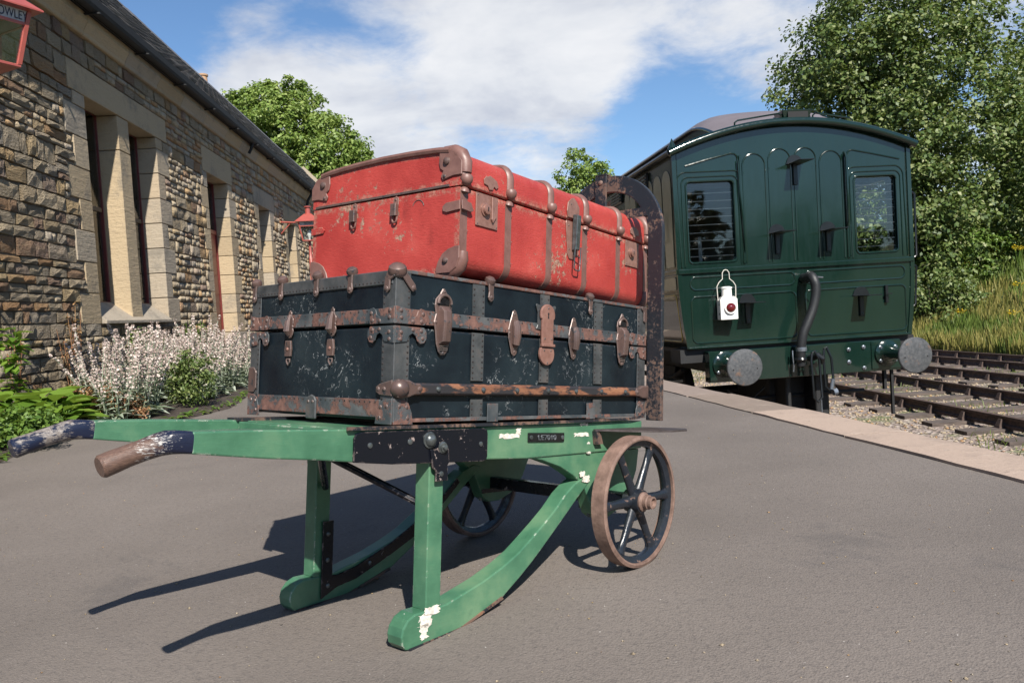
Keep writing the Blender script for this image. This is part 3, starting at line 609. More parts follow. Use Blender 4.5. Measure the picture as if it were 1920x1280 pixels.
        m = MB(off); vm = (v0+v1)/2; o0 = Vector((cu, vm, cw)); m.lathe([(.028, -.022), (.030, -.012), (.030, .012), (.028, .022)], o0, ax, 20); hb = m.build('hub', K['wheel'], ty)
        ax2 = Vector((0, out, 0)); m = MB(off); m.lathe([(.024, .02), (.024, .026), (.021, .028), (.018, .030), (.018, .040), (.0155, .042), (.0155, .052), (.0125, .053), (.011, .053), (.009, .046)], o0, ax2, 14); m.build('hub_nut', K['tyre'], hb)
    wheel(-.114, -.072, -1); wheel(FAR+.006, FAR+.048, 1)
    # splash guards over the wheels
    for s, v0 in ((-1, -.0006), (1, FAR+.0006)):
        m = MB(off); P = [(.655, 0), (.655, -.006), (.70, -.075), (.745, -.118), (.80, -.14), (.88, -.138), (.935, -.105), (.925, -.06), (.90, -.02), (.88, 0)]
        g = lambda a, b, d, v0=v0, s=s: (a, v0-s*b if s > 0 else v0+b, -.029+d)
        m.prism(P, g, 0, .0045); gd = m.build('wheel_guard', K['guard'], T)
        m = MB(off); m.prism([(.650, -.029), (.668, -.0295), (.682, -.062), (.655, -.062)], lambda a, b, d, v0=v0, s=s: (a, v0+s*d, b), 0, .012); m.build('guard_bracket', K['hoop'], gd)
    # hoop end
    uh = .893; r0, r1 = .136, .184; cv0 = .133; wc = .509; path = []
    m = MB(off); pts_o = [(cv0-r1, -.006), (cv0-r1, wc-.05)]+arc(cv0, wc, r1, 180, 0, 26)+[(cv0+r1, wc-.05), (cv0+r1, -.006)]
    pts_i = [(cv0-r0, -.006), (cv0-r0, wc-.05)]+arc(cv0, wc, r0, 180, 0, 26)+[(cv0+r0, wc-.05), (cv0+r0, -.006)]
    n = len(pts_o); vs = [(uh, a, b) for a, b in pts_o]+[(uh, a, b) for a, b in pts_i]+[(uh+.014, a, b) for a, b in pts_o]+[(uh+.014, a, b) for a, b in pts_i]
    fcs = []
    for i in range(n-1): fcs += [(i, i+1, n+i+1, n+i), (2*n+i, 3*n+i, 3*n+i+1, 2*n+i+1), (i, 2*n+i, 2*n+i+1, i+1), (n+i, n+i+1, 3*n+i+1, 3*n+i)]
    fcs += [(0, n, 3*n, 2*n), (n-1, 3*n-1, 4*n-1, 2*n-1)]
    m.add(vs, fcs); m.build('hoop', K['hoop'], T, .0025, 2)
    # foot of the hoop runs back along the deck edge
    for v0, v1 in ((cv0-r1+.042, cv0-r0), (FAR-.05, FAR-.008)):
        m = MB(off); P = [(-.11, -.004), (.20, -.0042), (.60, -.0035), (.82, -.001), (.865, .004), (.885, .018), (.8925, .05)]; top = [(a-.0045*(i > 3)-.002*(i > 4), b+.0035) for i, (a, b) in enumerate(P)]
        vs = []
        for v in (v0, v1): vs += [(a, v, b-.003) for a, b in P]+[(a, v, b) for a, b in top]
        k = len(P); fc = [(i, i+1, k+i+1, k+i) for i in range(k-1)]+[(2*k+i, 3*k+i, 3*k+i+1, 2*k+i+1) for i in range(k-1)]+[(k+i, k+i+1, 3*k+i+1, 3*k+i) for i in range(k-1)]+[(i, 2*k+i, 2*k+i+1, i+1) for i in range(k-1)]+[(0, k, 3*k, 2*k), (k-1, 3*k-1, 4*k-1, 2*k-1)]
        m.add(vs, fc); m.build('hoop_foot', K['hoop'], T)
    m = MB(off); m.box((uh-.006, cv0+.003, .30), (uh-.0005, cv0+.042, wc+r1+.002)); m.box((uh-.006, cv0+.003, wc+r1+.0025), (uh+.02, cv0+.042, wc+r1+.0075)); s = m.build('hoop_strap', K['hoop'], T, .001)
    for w in (.675, .57, .45): mm = MB(off); mm.dome((uh-.006, cv0+.0225, w), (-1, 0, 0), .008); mm.build('rivet', K['tyre'], s)
    m = MB(off); m.box((uh-.004, cv0-r0, .56), (uh-.0005, cv0+r0-.001, .585)); m.build('hoop_bar', K['hoop'], T)
trolley()

# ================================================================== TRUNKS
def plate(parent, name, mat, fn, out, d0, d1, off=(0, 0, 0), bevel=.0008):
    m = MB(off); m.prism(out, fn, d0, d1); return m.build(name, mat, parent, bevel)
def domes(parent, name, mat, fn, pts, d, r, axis, h=None, seg=8, single=True):
    if single:
        for a, b in pts: m = MB(); m.dome(fn(a, b, d), axis, r, h, seg); m.build(name, mat, parent)
    else:
        m = MB()
        for a, b in pts: m.dome(fn(a, b, d), axis, r, h, 6)
        return m.build(name, mat, parent, kind='stuff')
def capsule(a, b0, b1, w, tip=0):
    r = w/2; return arc(a, b1-r, r, 0, 180, 6)+arc(a, b0+r, r, 180, 360, 6)

def black_trunk():
    T = empty('steamer_trunk', 'old black steamer trunk with rusty metal bands, lower of the two trunks on the trolley', 'trunk', matrix=frame(TO+TW*.0015, TU, TV, TW))
    L, Wd, H, sm = .885, .518, .301, .193
    lo = MB(); lo.box((.002, .002, .006), (L-.002, Wd-.002, sm-.0015)); body = lo.build('body', K['canvas'], T, .006, 3)
    up = MB(); up.box((0, 0, sm+.0015), (L, Wd, H)); lid = up.build('lid', K['canvas'], T, .008, 3)
    F = lambda a, b, d: (a, -d, b)          # front (long side)
    E = lambda a, b, d: (-d, a, b)          # near end
    BK = lambda a, b, d: (a, Wd+d, b)
    ends = lambda a, b, d: (L+d, a, b)
    # bands above the seam, all round
    for fn, l, nm in ((F, L, 1), (E, Wd, 1), (BK, L, 0), (ends, Wd, 0)):
        plate(T, 'lid_band', K['band'], fn, [(.004, .197), (.004, .226), (l-.004, .226), (l-.004, .197)], .0005, .0030)
    b = T
    for l, fn, ax in ((L, F, (0, -1, 0)), (Wd, E, (-1, 0, 0))):
        k = int(l/.03); domes(b, 'band_nails', K['nail'], fn, [(.03+i*(l-.06)/k, z) for i in range(k+1) for z in (.201, .222)], .003, .0022, ax, single=False)
    # lid cap at near end: rolled grey metal edge with nail row
    plate(T, 'lid_edge', K['strap'], E, [(.006, .272), (.006, .300), (Wd-.006, .300), (Wd-.006, .272)], .0005, .0040, bevel=.002)
    domes(T, 'edge_nails', K['nail'], E, [(.035+i*.0125, .2785) for i in range(37)], .004, .0024, (-1, 0, 0), single=False)
    plate(T, 'lid_edge', K['strap'], ends, [(.006, .272), (.006, .300), (Wd-.006, .300), (Wd-.006, .272)], .0005, .0040, bevel=.002)
    m = MB(); m.box((.01, -.0035, .2955), (L-.01, .014, .3032)); m.build('lid_lip', K['band'], T, .0015, 2)
    m = MB(); m.box((.01, Wd-.014, .2955), (L-.01, Wd+.0035, .3032)); m.build('lid_lip', K['band'], T, .0015, 2)
    # vertical straps with nails on the front
    for a, w in ((.2285, .037), (.4525, .034), (.668, .036)):
        for z0, z1 in ((.010, .049), (.088, .1905), (.2265, .2945)):
            plate(T, 'strap', K['strap'], F, [(a-w/2, z0), (a-w/2, z1), (a+w/2, z1), (a+w/2, z0)], .0005, .0022, bevel=0)
        domes(T, 'strap_nails', K['nail'], F, [(a+s*(w/2-.0045), z) for s in (-1, 1) for z in [.016, .028, .04]+[.094+.0115*i for i in range(9)]+[.234+.0125*i for i in range(5)]], .0022, .0026, (0, -1, 0), single=False)
    # corner angle irons
    for cu, cv, su, sv, vis in ((0, 0, 1, 1, 1), (L, 0, -1, 1, 1), (0, Wd, 1, -1, 1), (L, Wd, -1, -1, 0)):
        for z0, z1 in ((.004, .1915), (.1945, .2965)):
            for kk in range(1):
                m = MB(); t_, w_ = .0026, .036
                P = [(cu-su*t_, cv-sv*t_), (cu+su*w_, cv-sv*t_), (cu+su*w_, cv-sv*.0003), (cu-su*.0003, cv-sv*.0003), (cu-su*.0003, cv+sv*w_), (cu-su*t_, cv+sv*w_)]
                m.prism(P, lambda a, b, d: (a, b, d), z0, z1); m.build('corner_iron', K['strap'], T, .001)
        if vis:
            zz = [.014+.0115*i for i in range(15)]+[.236+.0125*i for i in range(5)]
            if cv == 0: domes(T, 'corner_nails', K['nail'], F, [(cu+su*.031, z) for z in zz]+[(cu+su*.012, z) for z in zz[::2]]*0, .0026, .0026, (0, -1, 0), single=False)
            if cu == 0: domes(T, 'corner_nails', K['nail'], E, [(cv+sv*.031, z) for z in zz], .0026, .0026, (-1, 0, 0), single=False)
    # scalloped corner brackets
    def scallop(fn, x, s, z0, up, ax):
        o = [(0, 0), (.074, 0), (.081, .008), (.081, .022), (.075, .031), (.065, .033), (.057, .028), (.053, .018), (.044, .013), (.035, .018), (.030, .030), (0, .034)]
        p = plate(T, 'corner_bracket', K['band'], fn, [(x+s*a, z0+(b if up else -b)) for a, b in o], .0032, .0056)
        for a, b in ((.070, .022), (.066, .007), (.044, .006), (.014, .012), (.013, .026)): m = MB(); m.dome(fn(x+s*a, z0+(b if up else -b), .0056), ax, .0042, .003); m.build('rivet', K['fit'], p)
    for z, upq in ((.1955, True), (.191, False)):
        scallop(F, -.003, 1, z, upq, (0, -1, 0)); scallop(F, L+.003, -1, z, upq, (0, -1, 0)); scallop(E, -.003, 1, z, upq, (-1, 0, 0)); scallop(E, Wd+.003, -1, z, upq, (-1, 0, 0))
    # bottom: end strip with cleat, feet corners
    plate(T, 'bottom_band', K['band'], E, [(.036, .012), (.036, .047), (Wd-.036, .047), (Wd-.036, .012)], .0005, .003)
    domes(T, 'bottom_nails', K['nail'], E, [(.05+i*.0165, .042) for i in range(26)], .003, .0023, (-1, 0, 0), single=False)
    c = plate(T, 'cleat', K['strap'], E, [(.244, .000), (.244, .040), (.250, .048), (.262, .052), (.274, .048), (.280, .040), (.280, .000)], .0032, .0085, bevel=.002)
    for a in (.254, .270): m = MB(); m.dome(E(a, .037, .0085), (-1, 0, 0), .0035); m.build('rivet', K['fit'], c)
    for fn, x, s, ax in ((F, -.003, 1, (0, -1, 0)), (F, L+.003, -1, (0, -1, 0)), (E, -.003, 1, (-1, 0, 0)), (E, Wd+.003, -1, (-1, 0, 0))):
        p = plate(T, 'foot_corner', K['band'], fn, [(x, -.0008), (x+s*.050, -.0008), (x+s*.047, .022), (x+s*.038, .041), (x+s*.026, .047), (x, .05)], .0034, .006)
        for a, b in ((.036, .012), (.015, .035), (.033, .033)): m = MB(); m.dome(fn(x+s*a, b, .006), ax, .004); m.build('rivet', K['fit'], p)
    for a in (.26, .62): plate(T, 'foot_cleat', K['band'], F, [(a, .0), (a, .040), (a+.034, .040), (a+.034, .0)], .0026, .0055)
    plate(T, 'bottom_edge', K['band'], F, [(.04, .003), (.04, .011), (L-.04, .011), (L-.04, .003)], .0008, .003)
    # wooden batten round the lower body with end caps
    m = MB(); P = [(.03, 0), (.03, .010), (.034, .014), (L+.006, .014), (L+.006, 0)]
    m.add([(a, -.0025-x, z) for a in (.025, L+.004) for x, z in ((0, .057), (.008, .057), (.012, .061), (.012, .077), (.008, .081), (0, .081))], [(0, 1, 7, 6), (1, 2, 8, 7), (2, 3, 9, 8), (3, 4, 10, 9), (4, 5, 11, 10), (0, 6, 11, 5), (5, 4, 3, 2, 1, 0), (6, 7, 8, 9, 10, 11)]); bt = m.build('batten', K['batten'], T, .001)
    for a in (.105, .236, .345, .4555, .562, .668, .775): m = MB(); m.dome(F(a, .069, .0145), (0, -1, 0), .0062, .005, 10); m.build('stud', K['bolt'], bt)
    for x, s in ((-.002, 1), (L+.002, -1)):
        m = MB(); m.prism([(x, .052), (x+s*.030, .053), (x+s*.045, .058), (x+s*.058, .058), (x+s*.066, .069), (x+s*.058, .080), (x+s*.045, .080), (x+s*.030, .086), (x, .087)], F, .0035, .0165); cp = m.build('batten_cap', K['fit'], bt, .003, 2)
        if s > 0: m = MB(); m.lathe([(.019, 0), (.0185, .006), (.013, .013), (.006, .0165), (.001, .0175)], F(x+.010, .0695, .009), (-.35, -1, 0), 18); m.build('knob', K['fit'], bt)
        m = MB(); m.dome(F(x+s*.055, .069, .0165), (0, -1, 0), .005); m.build('rivet', K['fit'], bt)
    m = MB(); m.prism([(-.003, .054), (.035, .056), (.046, .062), (.046, .072), (.035, .078), (-.003, .086)], E, .003, .0065); cp = m.build('batten_cap', K['fit'], T, .0015)
    for a in (.038, .02): m = MB(); m.dome(E(a, .068, .0065), (-1, 0, 0), .0045); m.build('rivet', K['fit'], cp)
    m = MB(); m.prism([(Wd+.003, .052), (Wd-.02, .052), (Wd-.03, .062), (Wd-.03, .1), (Wd-.02, .11), (Wd+.003, .11)], E, .003, .0065); m.build('batten_cap', K['fit'], T, .0015)
    # draw-bolt catches with handles loops (two big)
    for a in (.122, .770):
        o = [(-.004, .138), (.004, .138), (.012, .145), (.018, .160), (.022, .190), (.026, .205), (.021, .222), (.024, .240), (.022, .252), (.010, .264), (.003, .275), (-.003, .275), (-.010, .264), (-.022, .252), (-.024, .240), (-.021, .222), (-.026, .205), (-.022, .190), (-.018, .160), (-.012, .145)]
        p = plate(T, 'draw_catch', K['fit'], F, [(a+x, z) for x, z in o], .0032, .007, bevel=.0015)
        m = MB(); m.prism([(a+x, z) for x, z in capsule(0, .240, .2545, .028)], F, .0070, .0082); m.build('catch_mouth', K['dark'], p)
        m = MB(); m.tube([F(a+x, z, .010) for x, z in arc(0, .2435, .018, 0, 180, 10)], .0032, 6); m.build('catch_rim', K['fit'], p)
        m = MB(); m.add([F(a+x, z, d) for z, d in ((.160, .008), (.165, .020), (.205, .024), (.228, .023), (.238, .012)) for x in (-.0125, -.009, .009, .0125)][:], [(i*4+k, i*4+k+1, i*4+k+5, i*4+k+4) for i in range(4) for k in range(3)]+[(0, 4, 8, 12, 16, 19, 15, 11, 7, 3)]); 
        vs = []
        for z, d in ((.160, .010), (.166, .020), (.205, .024), (.228, .022), (.238, .012)): vs += [F(a-.0135, z, .007), F(a-.011, z, d-.002), F(a-.006, z, d), F(a+.006, z, d), F(a+.011, z, d-.002), F(a+.0135, z, .007)]
        m = MB(); m.add(vs, [(i*6+k, i*6+k+1, i*6+k+7, i*6+k+6) for i in range(4) for k in range(5)]+[(0, 1, 2, 3, 4, 5), (29, 28, 27, 26, 25, 24)]); m.build('catch_bolt', K['fit'], p, .001)
        for z in (.148, .152, .156): m = MB(); m.box((a-.010, -.0095, z), (a+.010, -.0068, z+.0015)); m.build('ridge', K['fit'], p)
        for x, z in ((-.021, .205), (.021, .205), (0, .268), (0, .143)): m = MB(); m.dome(F(a+x, z, .007), (0, -1, 0), .0035); m.build('rivet', K['fit'], p)
    # dowel clamps
    for a in (.342, .561):
        o = [(0, .145), (.008, .150), (.014, .170), (.019, .185), (.020, .205), (.015, .222), (.009, .238), (.006, .246), (0, .250), (-.006, .246), (-.009, .238), (-.015, .222), (-.020, .205), (-.019, .185), (-.014, .170), (-.008, .150)]
        p = plate(T, 'dowel_clamp', K['fit'], F, [(a+x, z) for x, z in o], .0032, .0062, bevel=.0012)
        m = MB(); m.tube([F(a, .168, .006), F(a, .172, .010), F(a, .19, .0125), F(a, .21, .0125), F(a, .222, .009), F(a, .226, .006)], [.004, .009, .0105, .010, .008, .003], 10); m.build('dowel', K['fit'], p)
        for x, z in ((0, .240), (0, .155), (-.016, .197), (.016, .197)): m = MB(); m.dome(F(a+x, z, .0062), (0, -1, 0), .003); m.build('rivet', K['fit'], p)
    # centre lock
    a = .4535
    p = plate(T, 'lock', K['strap'], F, [(a+x, z) for x, z in ((-.037, .212), (-.034, .214), (-.03, .222), (-.030, .25), (-.037, .268), (-.034, .271), (-.020, .268), (0, .277), (.020, .268), (.034, .271), (.037, .268), (.030, .25), (.03, .222), (.034, .214), (.037, .212), (.0, .208))], .0032, .0055)
    m = MB(); m.prism([(a-.0205, .1755), (a-.0205, .236)]+[(x, z) for x, z in arc(a, .246, .026, 200, -20, 16)]+[(a+.0205, .236), (a+.0205, .1755)], F, .0058, .0125); m.build('lock_face', K['lock'], p, .002, 2)
    m = MB(); m.prism([(a-.0235, .171), (a-.0235, .1785), (a+.0235, .1785), (a+.0235, .171)], F, .0075, .0165); m.build('lock_step', K['lock'], p, .0015)
    m = MB(); m.prism([(x, z) for x, z in arc(a, .155, .0265, 35, -215, 20)], F, .0040, .0115); m.build('hasp', K['lock'], p, .002, 2)
    m = MB(); m.prism([(x, z) for x, z in arc(a, .249, .0028, -60, 240, 8)]+[(a-.0022, .238), (a+.0022, .238)], F, .0128, .0132); m.build('keyhole', K['dark'], p)
    for x, z in ((-.012, .163), (.012, .163), (0, .134), (-.012, .190), (.013, .190), (0, .262)): m = MB(); m.dome(F(a+x, z, .0115 if z < .17 else .0125), (0, -1, 0), .0028); m.build('rivet', K['fit'], p)
    # clasps on the near end
    for a in (.355, .197):
        o = [(0, .237), (.006, .231), (.006, .224), (.013, .216), (.013, .208), (.010, .200), (.014, .190), (.011, .182), (.006, .176), (.0, .174), (-.006, .176), (-.011, .182), (-.014, .190), (-.010, .200), (-.013, .208), (-.013, .216), (-.006, .224), (-.006, .231)]
        p = plate(T, 'end_clasp', K['fit'], E, [(a+x, z) for x, z in o], .0032, .0062, bevel=.001)
        m = MB(); m.tube([E(a, .226, .006), E(a, .21, .011), E(a, .190, .013), E(a, .181, .008)], [.003, .007, .0085, .004], 8); m.build('clasp_tongue', K['fit'], p)
        p2 = plate(T, 'clasp_plate', K['fit'], E, [(a+.006+x, z) for x, z in ((-.011, .134), (.011, .134), (.012, .150), (.010, .169), (-.010, .169), (-.013, .15))], .001, .006)
        m = MB(); m.dome(E(a+.006, .150, .006), (-1, 0, 0), .004); m.build('rivet', K['lock'], p2)
        m = MB(); m.tube([E(a+.006+x, z, .003) for x, z in ((-.006, .128), (-.006, .122), (0, .115), (.006, .122), (.006, .128), (-.006, .128))], .0018, 6); m.build('eye', K['fit'], p2)
        for x in (-.011, .011): m = MB(); m.dome(E(a+x, .2, .006), (-1, 0, 0), .003); m.build('rivet', K['fit'], p)
    # knuckles (rollers) along the lid edges
    def knuckle(fn, a, axo, ext):
        p = MB(); p.prism([(a-.006, .263), (a-.009, .270), (a-.007, .282), (a-.009, .3045), (a+.009, .3045), (a+.007, .282), (a+.009, .270), (a+.006, .263), (a, .260)], fn, .0042, .0085); kn = p.build('knuckle', K['fit'], T, .0015)
        m = MB(); c = Vector(fn(a, .304, .001)); m.lathe([(.0105, -.004), (.0125, .002), (.0115, .008), (.006, .0125), (.001, .0135)], c, (axo[0]*.5, axo[1]*.5, 1), 14); m.build('knob', K['fit'], kn)
        m = MB(); m.dome(fn(a, .270, .0085), axo, .0045); m.build('rivet', K['fit'], kn)
    for a in (.258, .138, .395, .505): knuckle(E, a, (-1, 0, 0), 0)
    for a in (.262, .628): knuckle(F, a, (0, -1, 0), 0)
    # near top corner: large forged cap
    m = MB(); m.lathe([(.016, -.006), (.019, .002), (.017, .010), (.010, .0155), (.001, .017)], (.006, .004, .298), (-.4, -.4, 1), 18); cc = m.build('corner_knob', K['fit'], T)
    plate(cc, 'corner_arm', K['fit'], F, [(-.004, .303), (.018, .300), (.044, .274), (.046, .264), (.037, .260), (.028, .268), (.012, .285), (-.004, .287)], .0035, .0085, bevel=.0015)
    plate(cc, 'corner_arm', K['fit'], E, [(-.004, .303), (.016, .303), (.026, .285), (.028, .262), (.020, .255), (.011, .262), (.010, .280), (-.004, .287)], .0042, .0085, bevel=.0015)
    for fn, a, z, ax in ((F, .038, .268, (0, -1, 0)), (E, .019, .264, (-1, 0, 0))): m = MB(); m.dome(fn(a, z, .0085), ax, .005); m.build('rivet', K['fit'], cc)
    m = MB(); m.prism([(L+.004, .302), (L-.022, .302), (L-.022, .295), (L-.012, .288), (L-.012, .262), (L-.004, .258), (L+.004, .262)], F, .0035, .0075); m.build('corner_arm', K['fit'], T, .0015)
    # side handle grips under the lid on the far end, simple leather
black_trunk()

def red_trunk():
    a0 = R(5); Ur = TU*math.cos(a0)+TV*math.sin(a0); Vr = TV*math.cos(a0)-TU*math.sin(a0); O = TO+TU*.165+TV*(-.002)+TW*.3165
    T = empty('cabin_trunk', 'red painted cabin trunk with brown curved ribs and corner caps, upper of the two trunks', 'trunk', matrix=frame(O, Ur, Vr, TW))
    L, Wd, sm, H = .845, .472, .184, .262
    F = lambda a, b, d: (a, -d, b); E = lambda a, b, d: (-d, a, b); E2 = lambda a, b, d: (L+d, a, b)
    # body: rounded lower long edges; lid: rounded upper edges, gently domed
    def shell(prof, name):
        m = MB(); n = len(prof); nu = 2; vs = [(u, v, w) for u in (0, L) for v, w in prof]
        m.add(vs, [(i, (i+1) % n, n+(i+1) % n, n+i) for i in range(n)], True); m.add([vs[i] for i in range(n)], [tuple(range(n))]); m.add([vs[n+i] for i in range(n)], [tuple(range(n))])
        return m.build(name, K['red'], T, .004, 2, sharp=40)
    r = .034; lo = [(0, sm-.0022)]+[(r-r*math.sin(R(a)), r-r*math.cos(R(a))) for a in range(90, -1, -15)]+[(Wd-r+r*math.sin(R(a)), r-r*math.cos(R(a))) for a in range(0, 91, 15)]+[(Wd, sm-.0022)]
    shell(lo, 'body')
    top = lambda v: H+.012*(1-((v-Wd/2)/(Wd/2))**2)
    r = .032; hi = [(-.003, sm+.0012)]+[(-.003+r-r*math.cos(R(a)), H-r+r*math.sin(R(a))) for a in range(0, 91, 15)]+[(v, top(v)) for v in (.09, .15, .236, .32, .38)]+[(Wd+.003-r+r*math.sin(R(a)), H-r+r*math.cos(R(a))) for a in range(0, 91, 15)]+[(Wd+.003, sm+.0012)]
    shell(hi, 'lid')
    # ribs: half-round strips wrapping the edges
    ribs = [.168, .333, .497, .672]
    prof = [(-.0115, -.001), (-.0115, .002), (-.0085, .0055), (-.004, .0078), (0, .0085), (.004, .0078), (.0085, .0055), (.0115, .002), (.0115, -.001)]
    for a in ribs+[.012, L-.012]:
        cor = a in (.012, L-.012)
        rr = .034; P = [(a, -.0, sm-.010), (a, -.0, .10)]+[(a, rr-(rr)*math.cos(R(t)), rr-rr*math.sin(R(t))) for t in range(0, 91, 12)]+([(a, .06, 0)])
        m = MB(); m.sweep(P, [(x, -y) for x, y in prof], (1, 0, 0)); b = m.build('rib', K['rib'], T)
        m = MB(); m.lathe([(.0115, 0), (.0095, .006), (.005, .0095), (.0005, .011)], (a, -.0005, sm-.011), (0, -.25, 1), 14); m.build('rib_tip', K['rib'], b)
        r2 = .032; P = [(a, -.003, sm+.014), (a, -.003, H-r2)]+[(a, -.003+r2-r2*math.cos(R(t)), H-r2+r2*math.sin(R(t))) for t in range(12, 91, 12)]+[(a, v, top(v)) for v in (.09, .15, .236, .32, .38, .44)]
        m = MB(); m.sweep(P, [(x, -y) for x, y in prof], (1, 0, 0)); b = m.build('rib', K['rib'], T)
        m = MB(); m.lathe([(.0125, .004), (.0145, -.002), (.0125, -.010), (.007, -.016), (.001, -.018)], (a, -.006, sm+.018), (0, .15, 1), 14); m.build('rib_tip', K['rib'], b)
        for z in (.04, .09, .15, .205): m = MB(); m.dome((a+.0095, -.0035 if z < .19 else -.0065, z), (.8, -1, 0), .0022); m.build('rivet', K['fit'], b)
    # corner caps wrapping onto the near end
    def cap_end(fn, pts, name='corner_cap', rv=()):
        p = plate(T, name, K['rib'], fn, pts, .0005, .0040, bevel=.0015)
        ax = (-1, 0, 0) if fn is E else (1, 0, 0)
        for a, b, rr in rv: m = MB(); m.dome(fn(a, b, .004), ax, rr, rr*.8, 12); m.build('rivet', K['fit'], p)
    def lowcap(s, x): # bottom corners on end face
        return [(x+s*a, b) for a, b in ((-.004, .030), (.004, .010), (.022, -.001), (.060, -.001), (.062, .010), (.056, .026), (.044, .042), (.028, .051), (.008, .056), (-.004, .056))]
    def hicap(s, x):
        return [(x+s*a, b) for a, b in ((-.006, .206), (.018, .206), (.048, .200), (.054, .210), (.047, .220), (.056, .226), (.060, .240), (.058, H+.0025), (.028, H+.003), (.010, H-.006), (-.006, H-.026))]
    for fn in (E, E2):
        for s, x in ((1, 0), (-1, Wd)):
            cap_end(fn, lowcap(s, x), rv=((x+s*.034, .026, .0075),)); cap_end(fn, hicap(s, x), rv=((x+s*.036, .240, .0090), (x+s*.042, .208, .0042)))
        # lid-edge binding along the arch
        m = MB(); P = [fn(v, w, .0) for v, w in ([(.03, H+.001)]+[(v, top(v)) for v in (.06, .09, .15, .236, .32, .38, .41)]+[(Wd-.03, H+.001)])]; m.tube(P, .0075, 8); m.build('lid_binding', K['rib'], T)
        plate(T, 'seam_lip', K['fit'], fn, [(.03, sm+.0015), (.03, sm+.006), (Wd-.01, sm+.006), (Wd-.01, sm+.0015)], .0, .003, bevel=0)
    for s, x, fn in ((1, .012, F), (-1, L-.012, F)):
        m = MB(); m.tube([(x, -.0, .045), (x, .0, .030), (x, .008, .014), (x, .022, .003), (x, .045, .0)], [.0115, .0135, .0155, .0150, .0125], 12); m.build('corner_boss', K['rib'], T)
        m = MB(); m.tube([(x, -.003, .212), (x, -.002, .235), (x, .008, .252), (x, .026, .262), (x, .055, .266)], [.0135, .0155, .0170, .0160, .0125], 12); m.build('corner_boss', K['rib'], T)
    # strap round near corner
    plate(T, 'corner_clip', K['rib'], E, [(-.003, .132), (.034, .129), (.045, .133), (.046, .143), (.036, .150), (-.003, .152)], .0008, .0045)
    plate(T, 'corner_clip', K['rib'], F, [(-.004, .132), (.026, .130), (.034, .134), (.026, .150), (-.004, .152)], .0086, .0105)
    # far corner bindings on the end face
    plate(T, 'corner_clip', K['red'], E, [(Wd+.003, .120), (Wd-.04, .122), (Wd-.045, .130), (Wd-.035, .138), (Wd+.003, .137)], .0008, .004)
    # locks
    for a, mir in ((.090, 1), (.752, -1)):
        x0, x1 = a-.040, a+.036
        p = plate(T, 'lock', K['lock'], F, [(x0, .108), (x0, .180), (x1, .180), (x1, .108)], .0006, .0035, bevel=.0006)
        m = MB(); m.lathe([(.0150, 0), (.0150, .003), (.0115, .0035), (.0108, .009), (.0045, .010)], F(a-.010, .146, .0035), (0, -1, 0), 20); m.build('lock_boss', K['lock'], p)
        m = MB(); m.box((a-.0115, -.0142, .142), (a-.0085, -.0136, .151)); m.build('keyhole', K['dark'], p)
        if mir > 0:
            m = MB(); m.prism([(a+.010, .178), (a+.010, .128), (a+.015, .120), (a+.021, .128), (a+.027, .136), (a+.027, .178)], F, .0037, .0085); m.build('hasp', K['lock'], p, .0012)
        q = [(a-.030+.012, .212), (a-.020+.012, .222), (a-.008, .219), (a+.004, .224), (a+.018, .220), (a+.028, .216), (a+.034, .204), (a+.026, .198), (a+.018, .202), (a+.014, .194), (a+.002, .192), (a-.004, .200), (a-.016, .202)]
        plate(T, 'lock_leaf', K['lock'], F, q, .0035, .0062, bevel=.0006)
        for x, z in ((x0+.005, .113), (x1-.005, .113), (x0+.005, .175), (x1-.005, .172)): m = MB(); m.dome(F(x, z, .0035), (0, -1, 0), .0022); m.build('rivet', K['fit'], p)
    # centre hasp with wire loop
    a = .435
    p = plate(T, 'centre_catch', K['lock'], F, [(a-.028, .182), (a-.030, .175), (a-.024, .13), (a-.020, .098), (a-.012, .086), (a+.012, .086), (a+.018, .098), (a+.022, .13), (a+.026, .182)], .0006, .0030)
    plate(p, 'catch_leaf', K['lock'], F, [(a-.026, .190), (a-.030, .205), (a-.026, .228), (a-.010, .240), (a+.002, .243), (a+.014, .236), (a+.028, .222), (a+.026, .190)], .0036, .0060)
    m = MB(); m.hexa([F(a-.004, .108, .004), F(a+.018, .108, .004), F(a+.018, .200, .006), F(a-.004, .200, .006), F(a-.002, .110, .016), F(a+.016, .110, .016), F(a+.016, .198, .020), F(a-.002, .198, .020)]); m.build('catch_lever', K['bolt'], p, .0015)
    m = MB(); m.tube([F(a-.006, .118, .016), F(a-.006, .062, .013), F(a+.000, .058, .013), F(a+.018, .058, .013), F(a+.021, .062, .013), F(a+.021, .118, .016)], .0019, 8); m.build('wire_loop', K['bolt'], p)
    m = MB(); m.tube([F(a-.004, .100, .012), F(a+.020, .092, .012)], .0016, 6); m.build('wire_loop', K['bolt'], p)
    for x, z in ((-.018, .17), (.018, .17), (-.015, .11), (-.012, .225)): m = MB(); m.dome(F(a+x, z, .003 if z < .2 else .006), (0, -1, 0), .0026); m.build('rivet', K['fit'], p)
    # two handle keepers on the near end
    for a in (.322, .187):
        p = plate(T, 'handle_keeper', K['rib'], E, [(a-.008, .160), (a-.008, .178), (a, .184), (a+.008, .178), (a+.008, .160)], .0008, .003)
        m = MB(); m.add([E(a-.0085, .165, .003), E(a+.0085, .165, .003), E(a+.0085, .165, .013), E(a-.0085, .165, .013), E(a-.0085, .137, .003), E(a+.0085, .137, .003), E(a+.0085, .137, .013), E(a-.0085, .137, .013)], [(0, 1, 2, 3), (4, 7, 6, 5), (2, 1, 5, 6), (3, 2, 6, 7), (0, 3, 7, 4)]); m.build('keeper_box', K['fit'], p, .001)
